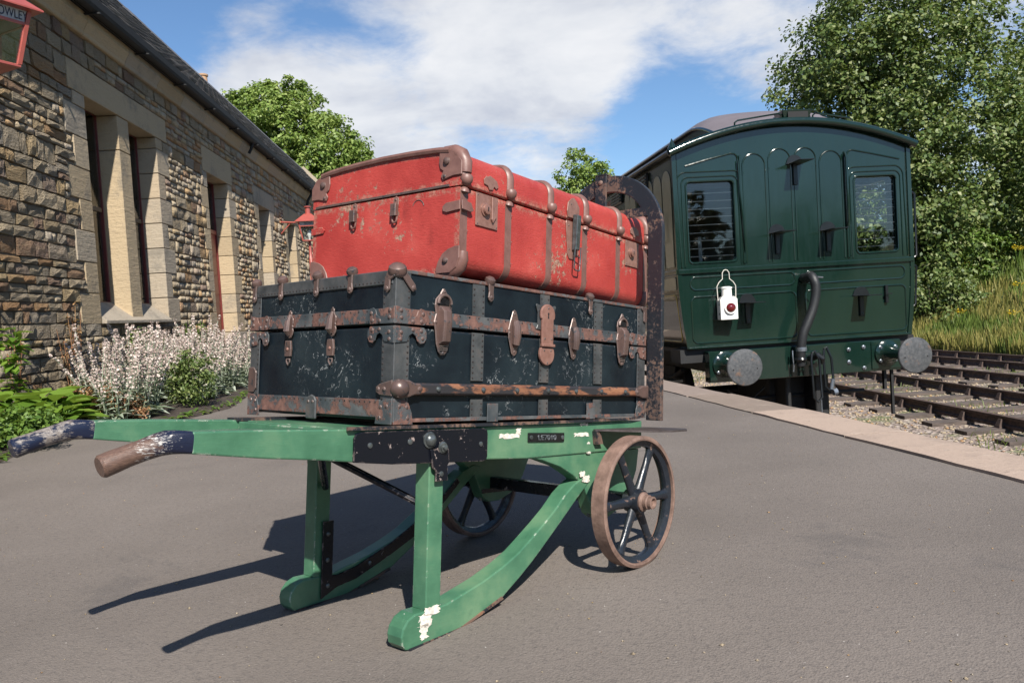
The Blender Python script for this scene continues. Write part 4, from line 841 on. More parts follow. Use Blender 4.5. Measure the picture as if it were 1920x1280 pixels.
        m = MB(); m.tube([E(a-.006, .137, .004)]+[E(a+x, z, .006) for x, z in arc(0, .130, .007, 180, 360, 8)]+[E(a+.006, .137, .004)], .0022, 6); m.build('keeper_hook', K['rib'], p)
        m = MB(); m.dome(E(a, .175, .003), (-1, 0, 0), .0032); m.build('rivet', K['fit'], p)
    m = MB(); m.tube([E(.250+x, z, .0008) for x, z in arc(-.13, .150, .017, 20, 170, 10)], .0009, 5); m.build('scuff_ring', K['fit'], T)
red_trunk()
# ================================================================== STATION BUILDING
OPEN = [(8.10, 8.85, .885, 2.965, 0), (9.14, 9.91, .885, 2.965, 0), (11.82, 12.86, .0, 2.885, 1), (14.75, 15.58, .885, 2.82, 0), (17.1, 17.9, .885, 2.79, 0), (20.6, 21.4, .885, 2.79, 0), (24.0, 25.0, 0, 2.82, 1)]
def station():
    S = empty('station_building', 'long single-storey rubble stone station building with slate roof, left of the platform', 'building', matrix=frame(B0, BX, BY, BZ))
    T0, T1 = 1.5, 33.4; BAND = .2955; TOPZ = 3.535; dep = .2
    # wall core with openings
    m = MB(); W8 = [(o[0]-.06, o[1]+.06) for o in OPEN]; W8[0] = (OPEN[0][0]-.06, OPEN[1][1]+.06); W8[1] = None; ts = sorted(set([T0, T1]+[v for w in W8 if w for v in w]))
    for a, b in zip(ts, ts[1:]):
        op = [OPEN[i] for i, w in enumerate(W8) if w and w[0] <= a and b <= w[1]]
        if op:
            o = op[0]
            if o[2] > 0: m.box((a, .006, -.05), (b, .42, o[2]-.1))
            m.box((a, .006, o[3]+.05), (b, .42, 3.8))
        else: m.box((a, .006, -.05), (b, .42, 3.8))
    m.box((T0, 4.6, -.05), (T1, 5.0, 3.8)); m.box((T0, .42, -.05), (T0+.4, 4.6, 3.8)); m.box((T1-.4, .42, -.05), (T1, 4.6, 3.8)); m.box((T0+.4, .45, -.04), (T1-.4, 4.6, -.02))
    for t in (T0+.01, T1-.39): m.add([(t+dt, o, z) for dt in (0, .38) for o, z in ((0, 3.8), (5, 3.8), (2.5, 6.6))], [(0, 1, 2), (3, 5, 4), (0, 3, 4, 1), (1, 4, 5, 2), (2, 5, 3, 0)])
    m.build('wall', K['mortar'], S)
    m = MB(); m.box((T0+.5, 1.9, -.02), (T1-.5, 1.92, 3.7)); m.build('inner_wall', K['wall_in'], S)
    # ashlar blocks
    rects = []
    def block(t0, t1, z0, z1, d=.3, pr=.012, name='ashlar_block'):
        rects.append((t0-.004, t1+.004, z0, z1)); m = MB(); g = .0035
        m.box((t0+g, -pr-rnd(0, .004), z0+g), (t1-g, d, z1-g)); return m.build(name, K['ashlar'], S, .006)
    def quoins(t, side, z0, z1, w0, w1):
        k = int(round(z0/BAND)); i = 0; z = z0
        while z < z1-.05:
            zn = min(z+BAND*(1 if random.random() < .6 else 1), z1); zn = z1 if z1-zn < .12 else zn; w = (w0 if i % 2 else w1)+rnd(-.03, .03)
            block(t, t+w, z, zn) if side > 0 else block(t-w, t, z, zn)
            z = zn; i += 1
    block(7.78, 10.29, 2.965, 3.25, name='lintel'); block(8.85, 9.14, .885, 2.60, d=.3, pr=.004, name='mullion'); block(8.85, 9.14, 2.60, 2.965, d=.3, pr=.004, name='mullion')
    quoins(8.10, -1, .765, 2.965, .27, .42); quoins(9.91, 1, .765, 2.965, .22, .40)
    quoins(11.82, -1, 0, 2.885, .16, .30); quoins(12.86, 1, .2955*2, 2.885, .22, .42); block(12.86, 13.3, 0, .2955*2, pr=.03); block(11.66, 13.12, 2.885, 3.25, name='lintel')
    for a, b, _, zt, _ in OPEN[3:]:
        z0 = OPEN[3][2] if _ == 0 else 0
        quoins(a, -1, .765, zt, .2, .34); quoins(b, 1, .765, zt, .2, .36); block(a-.32, b+.42, zt, zt+.31, name='lintel')
    # string course / cornice
    t = T0
    while t < T1:
        L = min(rnd(.7, 1.1), T1-t+.01); m = MB(); P = [(.02, 3.535), (-.045, 3.535), (-.055, 3.545), (-.06, 3.575), (-.095, 3.64), (-.11, 3.66), (-.11, 3.735), (.02, 3.735)]
        m.prism(P, lambda a, b, d: (d, a, b), t+.003, t+L-.004); m.build('cornice_block', K['ashlar'], S, .004); t += L
    # sills
    for a, b in ((7.78, 10.02), (14.5, 15.9), (16.9, 18.15), (20.4, 21.6)):
        rects.append((a, b, .765, .885)); m = MB(); m.prism([(-.055, .768), (-.055, .800), (.20, 1.0), (.26, 1.0), (.26, .768)], lambda p, q, d: (d, p, q), a+.33 if a < 8 else a+.25, b-.12 if a < 8 else b-.25); m.build('sill', K['ashlar'], S, .004)
    for (p, q) in ((8.85, 9.14),):
        m = MB(); m.hexa([(p-.0, -.012, .80), (q+.0, -.012, .80), (q+.0, .2, .99), (p-.0, .2, .99), (p+.02, -.004, 1.05), (q-.02, -.004, 1.05), (q-.0, .2, 1.05), (p+.0, .2, 1.05)]); m.build('mullion_stool', K['ashlar'], S, .004)
    # rubble stones
    variants = []
    for i in range(26):
        nx, nz = 4, 3; vs = []; xs = [0, .32+rnd(-.05, .05), .68+rnd(-.05, .05), 1]; zs = [0, .5+rnd(-.15, .15), 1]
        tl = (rnd(-.25, .25), rnd(-.3, .3))
        for kz, z in enumerate(zs):
            for kx, x in enumerate(xs):
                ed = kx in (0, 3) or kz in (0, 2)
                y = -(rnd(.5, .85) if ed else rnd(.75, 1.25))+(x-.5)*tl[0]+(z-.5)*tl[1]
                vs.append((x+(rnd(.0, .05)*(1 if kx == 0 else -1) if kx in (0, 3) else 0), y, z+(rnd(0, .09)*(1 if kz == 0 else -1) if kz in (0, 2) else 0)))
        fs = [(a*nx+b, a*nx+b+1, (a+1)*nx+b+1, (a+1)*nx+b) for a in range(nz-1) for b in range(nx-1)]
        ring = [0, 1, 2, 3, 7, 11, 10, 9, 8, 4]; base = len(vs)
        for r in ring: vs.append((vs[r][0], .15, vs[r][2]))
        fs += [(ring[k], base+k, base+(k+1) % 10, ring[(k+1) % 10]) for k in range(10)]
        variants.append((vs, fs))
    stones = []
    z = 0.0; band = 0
    while band < 12:
        hs = random.choice([(.5, .5), (.35, .65), (.62, .38), (.33, .33, .34), (.28, .42, .30), (.45, .25, .30), (1,) if random.random() < .3 else (.4, .6)])
        # vary course split along the wall
        t = T0
        while t < T1:
            tl = min(rnd(1.2, 2.6), T1-t); hs = random.choice([(.5, .5), (.35, .65), (.33, .33, .34), (.28, .42, .30), (.45, .25, .30), (.25, .25, .25, .25), (.3, .2, .5), (.2, .3, .2, .3), (.2, .45, .35)])
            zz = band*BAND
            for h in hs:
                z0, z1 = zz, zz+h*BAND; zz = z1
                iv = [(t, t+tl)]
                for (a, b, c, d) in rects+[(o[0], o[1], o[2], o[3]) for o in OPEN]:
                    if min(z1, d)-max(z0, c) > .3*(z1-z0):
                        n = []
                        for p, q in iv:
                            if b <= p or a >= q: n.append((p, q)); continue
                            if a > p: n.append((p, a))
                            if b < q: n.append((b, q))
                        iv = n
                for p, q in iv:
                    x = p
                    while q-x > .03:
                        w = rnd(.09, .30)*(1.2 if h > .45 else 1.0)
                        if q-x-w < .1: w = q-x
                        stones.append((x+.004, z0+.004, w-.008, z1-z0-.007)); x += w
            t += tl
        band += 1
    cam_t = .21
    def area(s):
        d = math.hypot(s[0]+s[2]/2-cam_t, 3.5); vis = s[0] > 6.3; return (s[2]*s[3]*3.5/d**3)*(1 if vis else .01)
    stones.sort(key=area, reverse=True)
    vm = []
    for i, (vs, fs) in enumerate(variants): m = MB(); m.add(vs, fs); vm.append(m.mesh('stone', K['stone']))
    for s in stones[:290]:
        flip = random.random() < .5
        link('stone', random.choice(vm), S, (s[0], .004, s[1]), (s[2], rnd(.012, .040), s[3]))
    V = []; F = []
    for s in stones[290:]:
        vs, fs = random.choice(variants); b = len(V); sy = rnd(.012, .040); V += [(s[0]+x*s[2], .004+y*sy, s[1]+zz*s[3]) for x, y, zz in vs]; F += [tuple(k+b for k in f) for f in fs]
    o = link('rubble_stones', np_mesh('rubble_stones', V, F, K['stone_far']), S); o['kind'] = 'stuff'
    # windows and doors
    for i, (a, b, z0, z1, door) in enumerate(OPEN):
        zb = .98 if not door else 0; y0, y1 = .2, .235; fw = .026; e = 0
        fr = MB(); 
        for q in ((a+.001, b-.001, zb+.001, zb+fw), (a+.001, b-.001, z1-fw+.02, z1-.001)): fr.box((q[0], y0, q[2]), (q[1], y1, q[3]))
        for q in ((a+.002, a+fw-.01), (b-fw+.01, b-.002)): fr.box((q[0], y0+.001, zb+.002), (q[1], y1-.001, z1-.002))
        f = fr.build('door_frame' if door else 'window_frame', K['frame'], S, .003)
        if door:
            m = MB(); m.box((a+.04, y0+.02, .02), (b-.04, y1+.01, 2.1)); d = m.build('door', K['maroon'], S, .003)
            for zz in (.25, 1.15): m = MB(); m.box((a+.14, y0+.012, zz), (b-.14, y0+.021, zz+.75)); m.build('door_panel', K['maroon'], d, .006)
            m = MB(); m.box((a+.04, y0+.0, 2.1), (b-.04, y1, 2.16)); m.build('transom', K['maroon'], f)
            m = MB(); m.box((a+.03, y0+.03, 2.16), (b-.03, y0+.036, z1-.02)); m.build('pane', K['glass'], f)
            m = MB(); m.lathe([(.012, 0), (.012, .03), (.025, .035), (.025, .055), (.01, .06)], (a+.12, y0+.02, 1.02), (0, -1, 0), 12); m.build('door_knob', K['bolt'], d)
        else:
            zm = (zb+z1)/2
            m = MB(); m.box((a+.035, y0+.008, zm-.022), (b-.035, y1-.005, zm+.022)); m.build('meeting_rail', K['wall_in'], f)
            for za, zc, dy in ((zb+.03, zm-.02, .024), (zm+.02, z1-.015, .012)):
                m = MB(); m.box((a+.03, y0+dy, za), (b-.03, y0+dy+.004, zc)); m.build('pane', K['glass'], f)
            m = MB(); m.box((b-.12, y0+.055, zb), (b-.09, y0+.085, z1)); m.build('sash_stile', K['blind'], f)
            z = zm+.03
            while z < z1-.05:
                m = MB(); m.add([(a+.05, .31, z), (b-.13, .31, z), (b-.13, .35, z+.07), (a+.05, .35, z+.07), (a+.05, .306, z+.004), (b-.13, .306, z+.004), (b-.13, .346, z+.074), (a+.05, .346, z+.074)], [(0, 1, 2, 3), (7, 6, 5, 4), (0, 4, 5, 1), (2, 6, 7, 3)])
                m.build('blind_slat', K['blind'], f); z += .105
    # roof
    sl = 1.1; eo, ez = -.20, 3.84; ro = 2.45; rz = ez+(ro-eo)*sl; ln = math.hypot(ro-eo, rz-ez); du = Vector((0, (ro-eo)/ln, (rz-ez)/ln)); nn = Vector((0, -du.z, du.y))
    m = MB(); th = .05
    m.add([(t, o, z) for t in (T0-.1, T1-.3) for o, z in ((eo, ez-.02), (ro, rz-.03), (2*ro-eo, ez-.02), (2*ro-eo, ez-.1), (ro, rz-.15), (eo, ez-.07))], [(0, 6, 7, 1), (1, 7, 8, 2), (2, 8, 9, 3), (3, 9, 10, 4), (4, 10, 11, 5), (5, 11, 6, 0), (0, 1, 2, 3, 4, 5), (11, 10, 9, 8, 7, 6)])
    rf = m.build('roof', K['gutter'], S)
    V = []; F = []; row = 0; q = [(0, 3, 2, 1), (4, 5, 6, 7), (0, 1, 5, 4), (1, 2, 6, 5), (2, 3, 7, 6), (3, 0, 4, 7)]
    for side in (0, 1):
        for r in range(int(ln/.19)):
            tt = T0-.1+(r % 2)*.15
            while tt < T1-.35:
                w = .292; k0 = rnd(0, .004); h0 = .012+rnd(0, .006); base = len(V)
                for hh in (0, 1):
                    for x, u in ((0, 0), (w, 0), (w, .30), (0, .30)):
                        off = (h0 if u == 0 else -.004)+(0 if hh else -.009)
                        p = Vector((tt+x, eo, ez))+du*(r*.19+u*.9+k0)+nn*off
                        if side: p.y = 2*ro-p.y
                        V.append(tuple(p))
                F += [tuple(base+i for i in (f if not side else f[::-1])) for f in q]; tt += .298
    o = link('slates', np_mesh('slates', V, F, K['slate']), rf); o['kind'] = 'stuff'; 
    t = T0
    rm = MB(); rm.prism([(-.13, -.13), (-.10, -.085), (-.03, .012), (0, .03), (.03, .012), (.10, -.085), (.13, -.13), (.1, -.13), (0, -.01), (-.1, -.13)], lambda a, b, d: (d, a, b), 0, .43); rc = rm.mesh('ridge_tile', K['slate'])
    while t < T1-.5: link('ridge_tile', rc, rf, (t, ro, rz+.02+rnd(-.006, .006))); t += .45
    # gutter
    gp = [(-.14, 3.80), (-.143, 3.755), (-.155, 3.73), (-.18, 3.715), (-.21, 3.715), (-.235, 3.73), (-.25, 3.76), (-.255, 3.825), (-.245, 3.825), (-.238, 3.765), (-.2, 3.73), (-.15, 3.80)]
    m = MB(); m.prism(gp, lambda a, b, d: (d, a, b), T0, T1-.3); gt = m.build('gutter', K['gutter'], S)
    m = MB(); m.box((T0, -.135, 3.738), (T1-.3, -.112, 3.83)); m.build('fascia', K['gutter'], S)
    t = T0+.5
    while t < T1: m = MB(); m.box((t, -.262, 3.70), (t+.03, -.112, 3.714)); m.build('gutter_bracket', K['gutter'], gt); t += 1.2
    for t in (13.9, 19.2):
        m = MB(); m.tube([(t, -.2, 3.73), (t, -.2, 3.66), (t, -.1, 3.50), (t, -.075, 3.4), (t, -.075, 2.9)], .032, 10) if t > 15 else m.tube([(t, -.2, 3.73), (t, -.16, 3.62), (t, -.12, 3.55)], .025, 8)
        m.build('downpipe', K['gutter'], S)
    # gable parapet and chimney
    for t in (T1-.3,):
        m = MB()
        for s in (0, 1):
            P = [(eo-.12, ez-.05), (ro, rz+.0), (ro, rz+.20), (eo-.12, ez+.13)]
            m.add([(t+dt, (o if not s else 2*ro-o), z) for dt in (0, .36) for o, z in P], [(0, 1, 2, 3), (7, 6, 5, 4), (0, 4, 5, 1), (1, 5, 6, 2), (2, 6, 7, 3), (3, 7, 4, 0)])
        m.build('gable_coping', K['ashlar'], S)
    for t, nm in ((21.2, 1), (10.4, 0)):
        if not nm: continue
        m = MB(); m.box((t-.25, ro+.02, rz-.5), (t+.35, ro+.7, rz+.02)); ch = m.build('chimney', K['ashlar'], rf)
        m = MB(); m.lathe([(.11, 0), (.13, .02), (.115, .05), (.105, .30), (.13, .32), (.13, .36), (.10, .365), (.09, .30)], (t-.05, ro+.2, rz-.02), (0, 0, 1), 16); m.build('chimney_pot', K['pot'], ch)
station()

# ================================================================== LAMPS
def lantern(name, label, loc, rz, post, bracket, sc=1):
    L = empty(name, label, 'lamp', loc, (0, 0, rz), 'red station lamps along the building'); r = K['lampred']
    w1, w0, h = .175, .115, .36
    b = MB(); b.box((-w0-.01, -w0-.01, -.02), (w0+.01, w0+.01, .0)); b.build('base', r, L, .003)
    for sx in (-1, 1):
        for sy in (-1, 1):
            m = MB(); g = .013; m.hexa([(sx*w0-g, sy*w0-g, 0), (sx*w0+g, sy*w0-g, 0), (sx*w0+g, sy*w0+g, 0), (sx*w0-g, sy*w0+g, 0), (sx*w1-g, sy*w1-g, h), (sx*w1+g, sy*w1-g, h), (sx*w1+g, sy*w1+g, h), (sx*w1-g, sy*w1+g, h)]); m.build('corner_bar', r, L)
    zt = .27; wt = w0+(w1-w0)*zt/h
    for k in range(4):
        c, s = round(math.cos(k*math.pi/2)), round(math.sin(k*math.pi/2)); f = lambda x, y, z: (c*x-s*y, s*x+c*y, z)
        m = MB(); m.add([f(-w0, -w0+.004, .002), f(w0, -w0+.004, .002), f(wt, -wt+.004, zt), f(-wt, -wt+.004, zt)], [(0, 1, 2, 3)]); m.add([f(-w0, -w0+.007, .002), f(w0, -w0+.007, .002), f(wt, -wt+.007, zt), f(-wt, -wt+.007, zt)], [(3, 2, 1, 0)]); m.build('pane', K['glass'], L)
        m = MB(); m.hexa([f(-wt, -wt-.008, zt-.008), f(wt, -wt-.008, zt-.008), f(wt, -wt+.008, zt-.008), f(-wt, -wt+.008, zt-.008), f(-wt, -wt-.010, zt+.010), f(wt, -wt-.010, zt+.010), f(wt, -wt+.006, zt+.010), f(-wt, -wt+.006, zt+.010)]); m.build('glazing_bar', r, L)
        m = MB(); m.add([f(-wt, -wt, zt), f(wt, -wt, zt), f(w1, -w1, h), f(-w1, -w1, h), f(-wt, -wt+.01, zt), f(wt, -wt+.01, zt), f(w1, -w1+.01, h), f(-w1, -w1+.01, h)], [(0, 1, 2, 3), (7, 6, 5, 4), (0, 4, 5, 1), (2, 6, 7, 3)]); nb = m.build('name_panel', K['namepanel'], L)
        cv = bpy.data.curves.new('lettering', 'FONT'); cv.body = 'ROWLEY'; cv.size = .082; cv.extrude = .0006; cv.align_x = 'CENTER'; cv.align_y = 'CENTER'
        to = bpy.data.objects.new('lettering', cv); C.objects.link(to); bpy.context.view_layer.update()
        me = bpy.data.meshes.new_from_object(to.evaluated_get(bpy.context.evaluated_depsgraph_get())); bpy.data.objects.remove(to); me.materials.clear(); me.materials.append(K['ink'])
        q = f(.05, -(wt+w1)/2-.0025, (zt+h)/2+.002); tx = link('lettering', me, nb, q, (.70, 1.0, 1), (R(90)+.10, 0, k*math.pi/2))
    m = MB(); e = .24; m.add([(-e, -e, h-.004), (e, -e, h-.004), (e, e, h-.004), (-e, e, h-.004), (-e, -e, h+.006), (e, -e, h+.006), (e, e, h+.006), (-e, e, h+.006), (-.07, -.07, h+.16), (.07, -.07, h+.16), (.07, .07, h+.16), (-.07, .07, h+.16)], [(0, 3, 2, 1), (0, 1, 5, 4), (1, 2, 6, 5), (2, 3, 7, 6), (3, 0, 4, 7), (4, 5, 9, 8), (5, 6, 10, 9), (6, 7, 11, 10), (7, 4, 8, 11), (8, 9, 10, 11)]); m.build('roof', r, L)
    m = MB(); m.lathe([(.055, 0), (.05, .13), (.075, .14), (.075, .155), (.02, .17)], (0, 0, h+.155), (0, 0, 1), 14); m.build('chimney', r, L)
    m = MB(); m.lathe([(.02, 0), (.022, .05), (.045, .09), (.045, .15), (.03, .19), (.01, .2)], (0, 0, .01), (0, 0, 1), 12); m.build('burner', K['white'], L)
    if post: m = MB(); m.tube([(0, 0, -.02), (0, 0, -.35), (0, 0, -.36), (0, 0, -loc[2]+.25), (0, 0, -loc[2]+.24), (0, 0, -loc[2])], [.024, .03, .036, .042, .06, .07], 12); m.build('post', r, L)
    inv = Matrix.Rotation(-rz, 3, 'Z')
    for (p, q, rr) in bracket: m = MB(); m.tube([inv @ (Vector(p)-Vector(loc))/sc, inv @ (Vector(q)-Vector(loc))/sc], rr, 8); m.build('bracket', r, L)
    L.scale = (sc, sc, sc)
K['ink'] = simple('ink', (.012, .015, .05), .5)
K['namepanel'] = simple('namepanel', (.34, .36, .38), .4)
def wall_pt(t, o, z): p = B0+BX*t+BY*o; return Vector((p.x, p.y, z))
NL = Vector((-2.934, 4.785, 2.273)); tn = (NL-B0).dot(BX)
lantern('station_lamp', 'red glazed station lamp on a bracket near the eaves, top left corner', NL, R(62), False, [(tuple(wall_pt(tn, 0, 2.26)), (NL.x, NL.y, 2.26), .016), (tuple(wall_pt(tn, 0, 1.95)), (NL.x-.25, NL.y, 2.25), .012)], .87)
FL = Vector((-3.905, 16.2, 2.30)); 
lantern('station_lamp', 'distant red lamp on a slim post, half hidden by the red trunk', FL, R(8), True, [(tuple(wall_pt(16.45, 0, 2.70)), (FL.x-.15, FL.y, 2.66), .017), (tuple(wall_pt(16.45, 0, 2.45)), tuple(wall_pt(16.45, -.22, 2.67)), .012)])

# ================================================================== RAILWAY CARRIAGE
from mathutils.geometry import tessellate_polygon
def holed(m, outer, holes, fn, d0, d1):
    loops = [outer]+holes; pts = [p for l in loops for p in l]; tris = tessellate_polygon([[Vector((a, b, 0)) for a, b in l] for l in loops]); n = len(pts)
    m.add([fn(a, b, d0) for a, b in pts]+[fn(a, b, d1) for a, b in pts], [tuple(t) for t in tris]+[(t[2]+n, t[1]+n, t[0]+n) for t in tris])
    k0 = len(m.v)-2*n; s = 0
    for l in loops:
        for i in range(len(l)): j = (i+1) % len(l); m.f.append((k0+s+i, k0+s+j, k0+n+s+j, k0+n+s+i)); m.sm.append(False)
        s += len(l)
def coach():
    LN = 9.2; off = (0, 0, -RAILZ)
    T = empty('railway_carriage', 'vintage dark green railway carriage with panelled end, standing at the platform edge', 'carriage', matrix=frame(CO+Vector((0, 0, RAILZ)), CX, CY, BZ))
    ins = lambda z: .065*(max(0, .95-z)/.79)**1.8
    roofz = lambda a: 2.10+.255*(1-((a-1.25)/1.25)**2)
    E = lambda a, b, d: (a, -d, b); ZB = .165
    # end wall
    outer = [(ins(z), z) for z in (.95, .8, .65, .5, .35, ZB)]+[(2.5-ins(z), z) for z in (ZB, .35, .5, .65, .8, .95)]+[(2.5, 2.1)]+[(a, roofz(a)) for a in [2.5-.1*i for i in range(1, 25)]]+[(0, 2.1)]
    wl = rrect(.118, 1.0, .630, 1.822, .05, 4); wr = rrect(1.882, 1.01, 2.356, 1.806, .05, 4)
    m = MB(off); holed(m, outer, [wl, wr], E, 0, -.06); ew = m.build('end_wall', K['coach'], T)
    def bead(path, r=.0095, nm='bead', mt='coach'): m = MB(off); m.tube([E(a, z, .001) for a, z in path], r, 8); return m.build(nm, K[mt], ew)
    for x0, x1, y0, y1 in ((.118, .63, 1.0, 1.822), (1.882, 2.356, 1.01, 1.806)):
        p = rrect(x0+.008, y0+.008, x1-.008, y1-.008, .045, 4); bead(p+p[:1], .011, 'window_bead')
        p = rrect(x0-.035, y0-.0, x1+.035, y1+.035, .07, 4); p = [q for q in p if q[1] > y0+.04]
        i0 = min(range(len(p)), key=lambda i: (p[i][1], p[i][0])); bead([(x1+.035, .975)]+rrect(x0-.035, y0, x1+.035, y1+.035, .07, 5)[0:12]+[(x0-.035, .975)], .008)
        bead([(x1+.085, .975 if x0 > 1 else 1.0)]+rrect(x0-.085, y0, x1+.085 if x0 < 1 else x1+.07, y1+.085, .1, 5)[0:12]+[(x0-.085 if x0 > 1 else x0-.07, .975)], .008)
        # frame and glass, guard bars
        m = MB(off); holed(m, rrect(x0-.004, y0-.004, x1+.004, y1+.004, .05, 4), [rrect(x0+.022, y0+.022, x1-.022, y1-.022, .035, 4)], E, -.02, -.045); m.build('window_frame', K['coach'], ew)
        m = MB(off); m.box((x0+.01, .030, y0+.01), (x1-.01, .034, y1-.01)); m.build('pane', K['glass'], ew)
        for k in range(9): z = y0+.075+k*.078; m = MB(off); m.tube([(x0+.012, .0405, z), (x1-.012, .0405, z)], .0045, 6); m.build('guard_bar', K['wire'], ew)
    for a0, a1, zt in ((.715, .962, 2.075), (.985, 1.232, 2.115), (1.255, 1.502, 2.115), (1.525, 1.772, 2.075)):
        c, r = (a0+a1)/2, (a1-a0)/2-.006; bead([(c-r, .985)]+arc(c, zt-r-.01, r, 180, 0, 12)+[(c+r, .985)], .0085)
    bead([(.13, 1.965), (.35, 2.02), (.60, 2.075), (.645, 2.07), (.668, 2.045), (.675, 2.0), (.675, 1.0)], .010); bead([(2.39, 1.955), (2.1, 2.02), (1.88, 2.065), (1.84, 2.05), (1.825, 2.0), (1.825, 1.0)], .010)
    for a in (.695, 1.80): m = MB(off); m.box((a-.012, -.016, .98), (a+.012, -.0005, 2.05)); m.build('post_strip', K['coach'], ew, .004)
    m = MB(off); m.tube([(1.795, -.03, 2.03), (1.795, -.045, 1.98), (1.795, -.045, 1.35), (1.795, -.03, 1.30)], .012, 8); m.build('lamp_rod', K['coach'], ew)
    m = MB(off); m.tube([(.665, -.03, 2.0), (.672, -.04, 1.7), (.69, -.04, 1.35), (.70, -.03, 1.1)], .007, 6); m.build('cord', K['coach'], ew)
    m = MB(off); m.prism([(0.002, .905), (.002, .955), (2.498, .955), (2.498, .905)], E, 0, .022); m.build('waist_rail', K['coach'], ew, .008, 3)
    for a0, a1 in ((.125, 1.215), (1.325, 2.40)):
        p = rrect(a0, .745, a1, .870, .055, 5); bead(p+p[:1]); p = rrect(a0, .215, a1, .675, .055, 5); bead(p+p[:1])
    m = MB(off); m.prism([(.066, .160), (.066, .182), (2.434, .182), (2.434, .160)], E, .001, .020); m.build('bottom_rail', K['coach'], ew, .006, 2)
    for a, s in ((0, 1), (2.5, -1)):
        m = MB(off); P = [(a+s*(ins(z)), z) for z in (2.10, .95, .8, .65, .5, .35, .165)]; m.add([E(x+s*w, z, d) for x, z in P for w, d in ((-.006, -.02), (-.006, .012), (.035, .012), (.04, .0))], [(i*4+k, i*4+k+1, i*4+k+5, i*4+k+4) for i in range(6) for k in range(3)]); m.build('corner_pillar', K['coach'], ew)
    # sides
    for side in (0, 1):
        X = (lambda d, z: ins(z)-d) if side == 0 else (lambda d, z: 2.5-ins(z)+d)
        G = lambda s, z, d, X=X: (X(d, z), s, z)
        m = MB(off); zs = [.165, .35, .5, .65, .8, .95]
        for dd in (0, -.05): m.add([G(s, z, dd) for s in (0.0, LN) for z in zs], [(k, k+1, 6+k+1, 6+k) for k in range(5)])
        m.build('lower_side', K['lower'], T)
        wins = [(.75+1.1*i, 1.30+1.1*i) for i in range(7)] if side == 0 else [(.35+.95*i, 1.1+.95*i) for i in range(8)]
        m = MB(off); holed(m, [(0.0, .95), (LN, .95), (LN, 2.1), (0.0, 2.1)], [rrect(a, 1.02, b, 1.80, .04, 2) for a, b in wins], G, 0, -.05); us = m.build('upper_side', K['olive'], T)
        for a, b in wins: m = MB(off); m.add([G(a-.01, 1.01, -.03), G(b+.01, 1.01, -.03), G(b+.01, 1.81, -.03), G(a-.01, 1.81, -.03)], [(0, 1, 2, 3)]); m.build('pane', K['glass'], us)
        m = MB(off); m.prism([(0, .905), (0, .955), (LN, .955), (LN, .905)], G, 0, .016); m.build('waist_rail', K['olive'], T, .005)
        if side == 0:
            def pnl(s0, s1, z0, z1, arch, mt='cream', r=None):
                w = (s1-s0)/2; P = ([(s0, z0), (s1, z0)]+arc((s0+s1)/2, z1-w, w, 0, 180, 10)) if arch else rrect(s0, z0, s1, z1, min(.03, w*.4), 3)
                m = MB(off); m.prism(P, G, .001, .008); m.build('panel', K[mt], us, .003)
            s = .07
            while s < .68: pnl(s, s+.26, .985, 1.96, True); s += .30
            for i in range(7): pnl(1.345+1.1*i, 1.345+1.1*i+.215, .985, 1.96, True); pnl(1.58+1.1*i, 1.58+1.1*i+.215, .985, 1.96, True)
            s = .06
            while s < LN-.6: pnl(s, s+.62, .755, .885, False); s += .68
            s = .10
            while s < LN-1.1:
                g = rrect(s, .235, s+.95, .705, .05, 4); m = MB(off); m.tube([G(a, z, .0015) for a, z in g+g[:1]], .006, 6); m.build('gold_line', K['gold'], T); s += 1.06
            for i in range(7):
                vn = MB(off); vn.prism([(.78+1.1*i, 1.88), (.78+1.1*i, 2.05), (1.27+1.1*i, 2.05), (1.27+1.1*i, 1.88)], G, .001, .03); v = vn.build('vent_hood', K['black'], us, .01)
                for k in range(4): m = MB(off); m.prism([(.80+1.1*i, 1.90+.036*k), (.80+1.1*i, 1.915+.036*k), (1.25+1.1*i, 1.915+.036*k), (1.25+1.1*i, 1.90+.036*k)], G, .031, .045); m.build('louvre', K['coach'], v)
            for s_ in (.36, 3.4): m = MB(off); m.tube([G(s_, 1.25, .01), G(s_, 1.26, .06), G(s_, 1.55, .06), G(s_, 1.56, .01)], .011, 8); m.build('grab_handle', K['black'], T)
            m = MB(off); m.prism([(2.35, .2), (2.35, 1.98), (2.95, 1.98), (2.95, .2)], G, .004, .03); d = m.build('door', K['maroon'], T, .006)
        else:
            m = MB(off); m.tube([G(.03, .95, .03), G(.03, .97, .06), G(.03, 1.6, .06), G(.03, 1.62, .02)], .012, 8); m.build('grab_handle', K['black'], T)
            m = MB(off); m.tube([G(.02, .45, .02), G(.02, .47, .045), G(.02, .85, .045), G(.02, .87, .02)], .010, 8); m.build('grab_handle', K['black'], T)
    # floor, far end, partition and seats
    m = MB(off); m.box((.08, .065, .12), (2.42, LN, .16)); m.build('floor', K['under'], T)
    m = MB(off); m.box((.07, LN, .165), (2.43, LN+.05, 2.1)); m.build('far_end', K['coach'], T)
    m = MB(off); m.box((.06, 2.6, .165), (2.44, 2.63, 2.1)); m.build('partition', K['wall_in'], T)
    m = MB(off); m.box((.2, 1.9, .165), (2.3, 2.3, .62)); m.build('seat', K['maroon'], T, .03)
    m = MB(off); m.box((.3, .6, 1.0), (.34, .63, 1.32)); m.build('lever', K['yellowp'], T)
    m = MB(off); m.tube([(.5, .7, .2), (.5, .7, 1.32)], .02, 8); m.build('lever', K['white'], T)
    # roof
    def arcpts(o, n=30, lift=0): return [(a, roofz(a)+lift) for a in [-.045+(2.59)*i/n for i in range(n+1)]]
    m = MB(off); n = 31; A = arcpts(0)
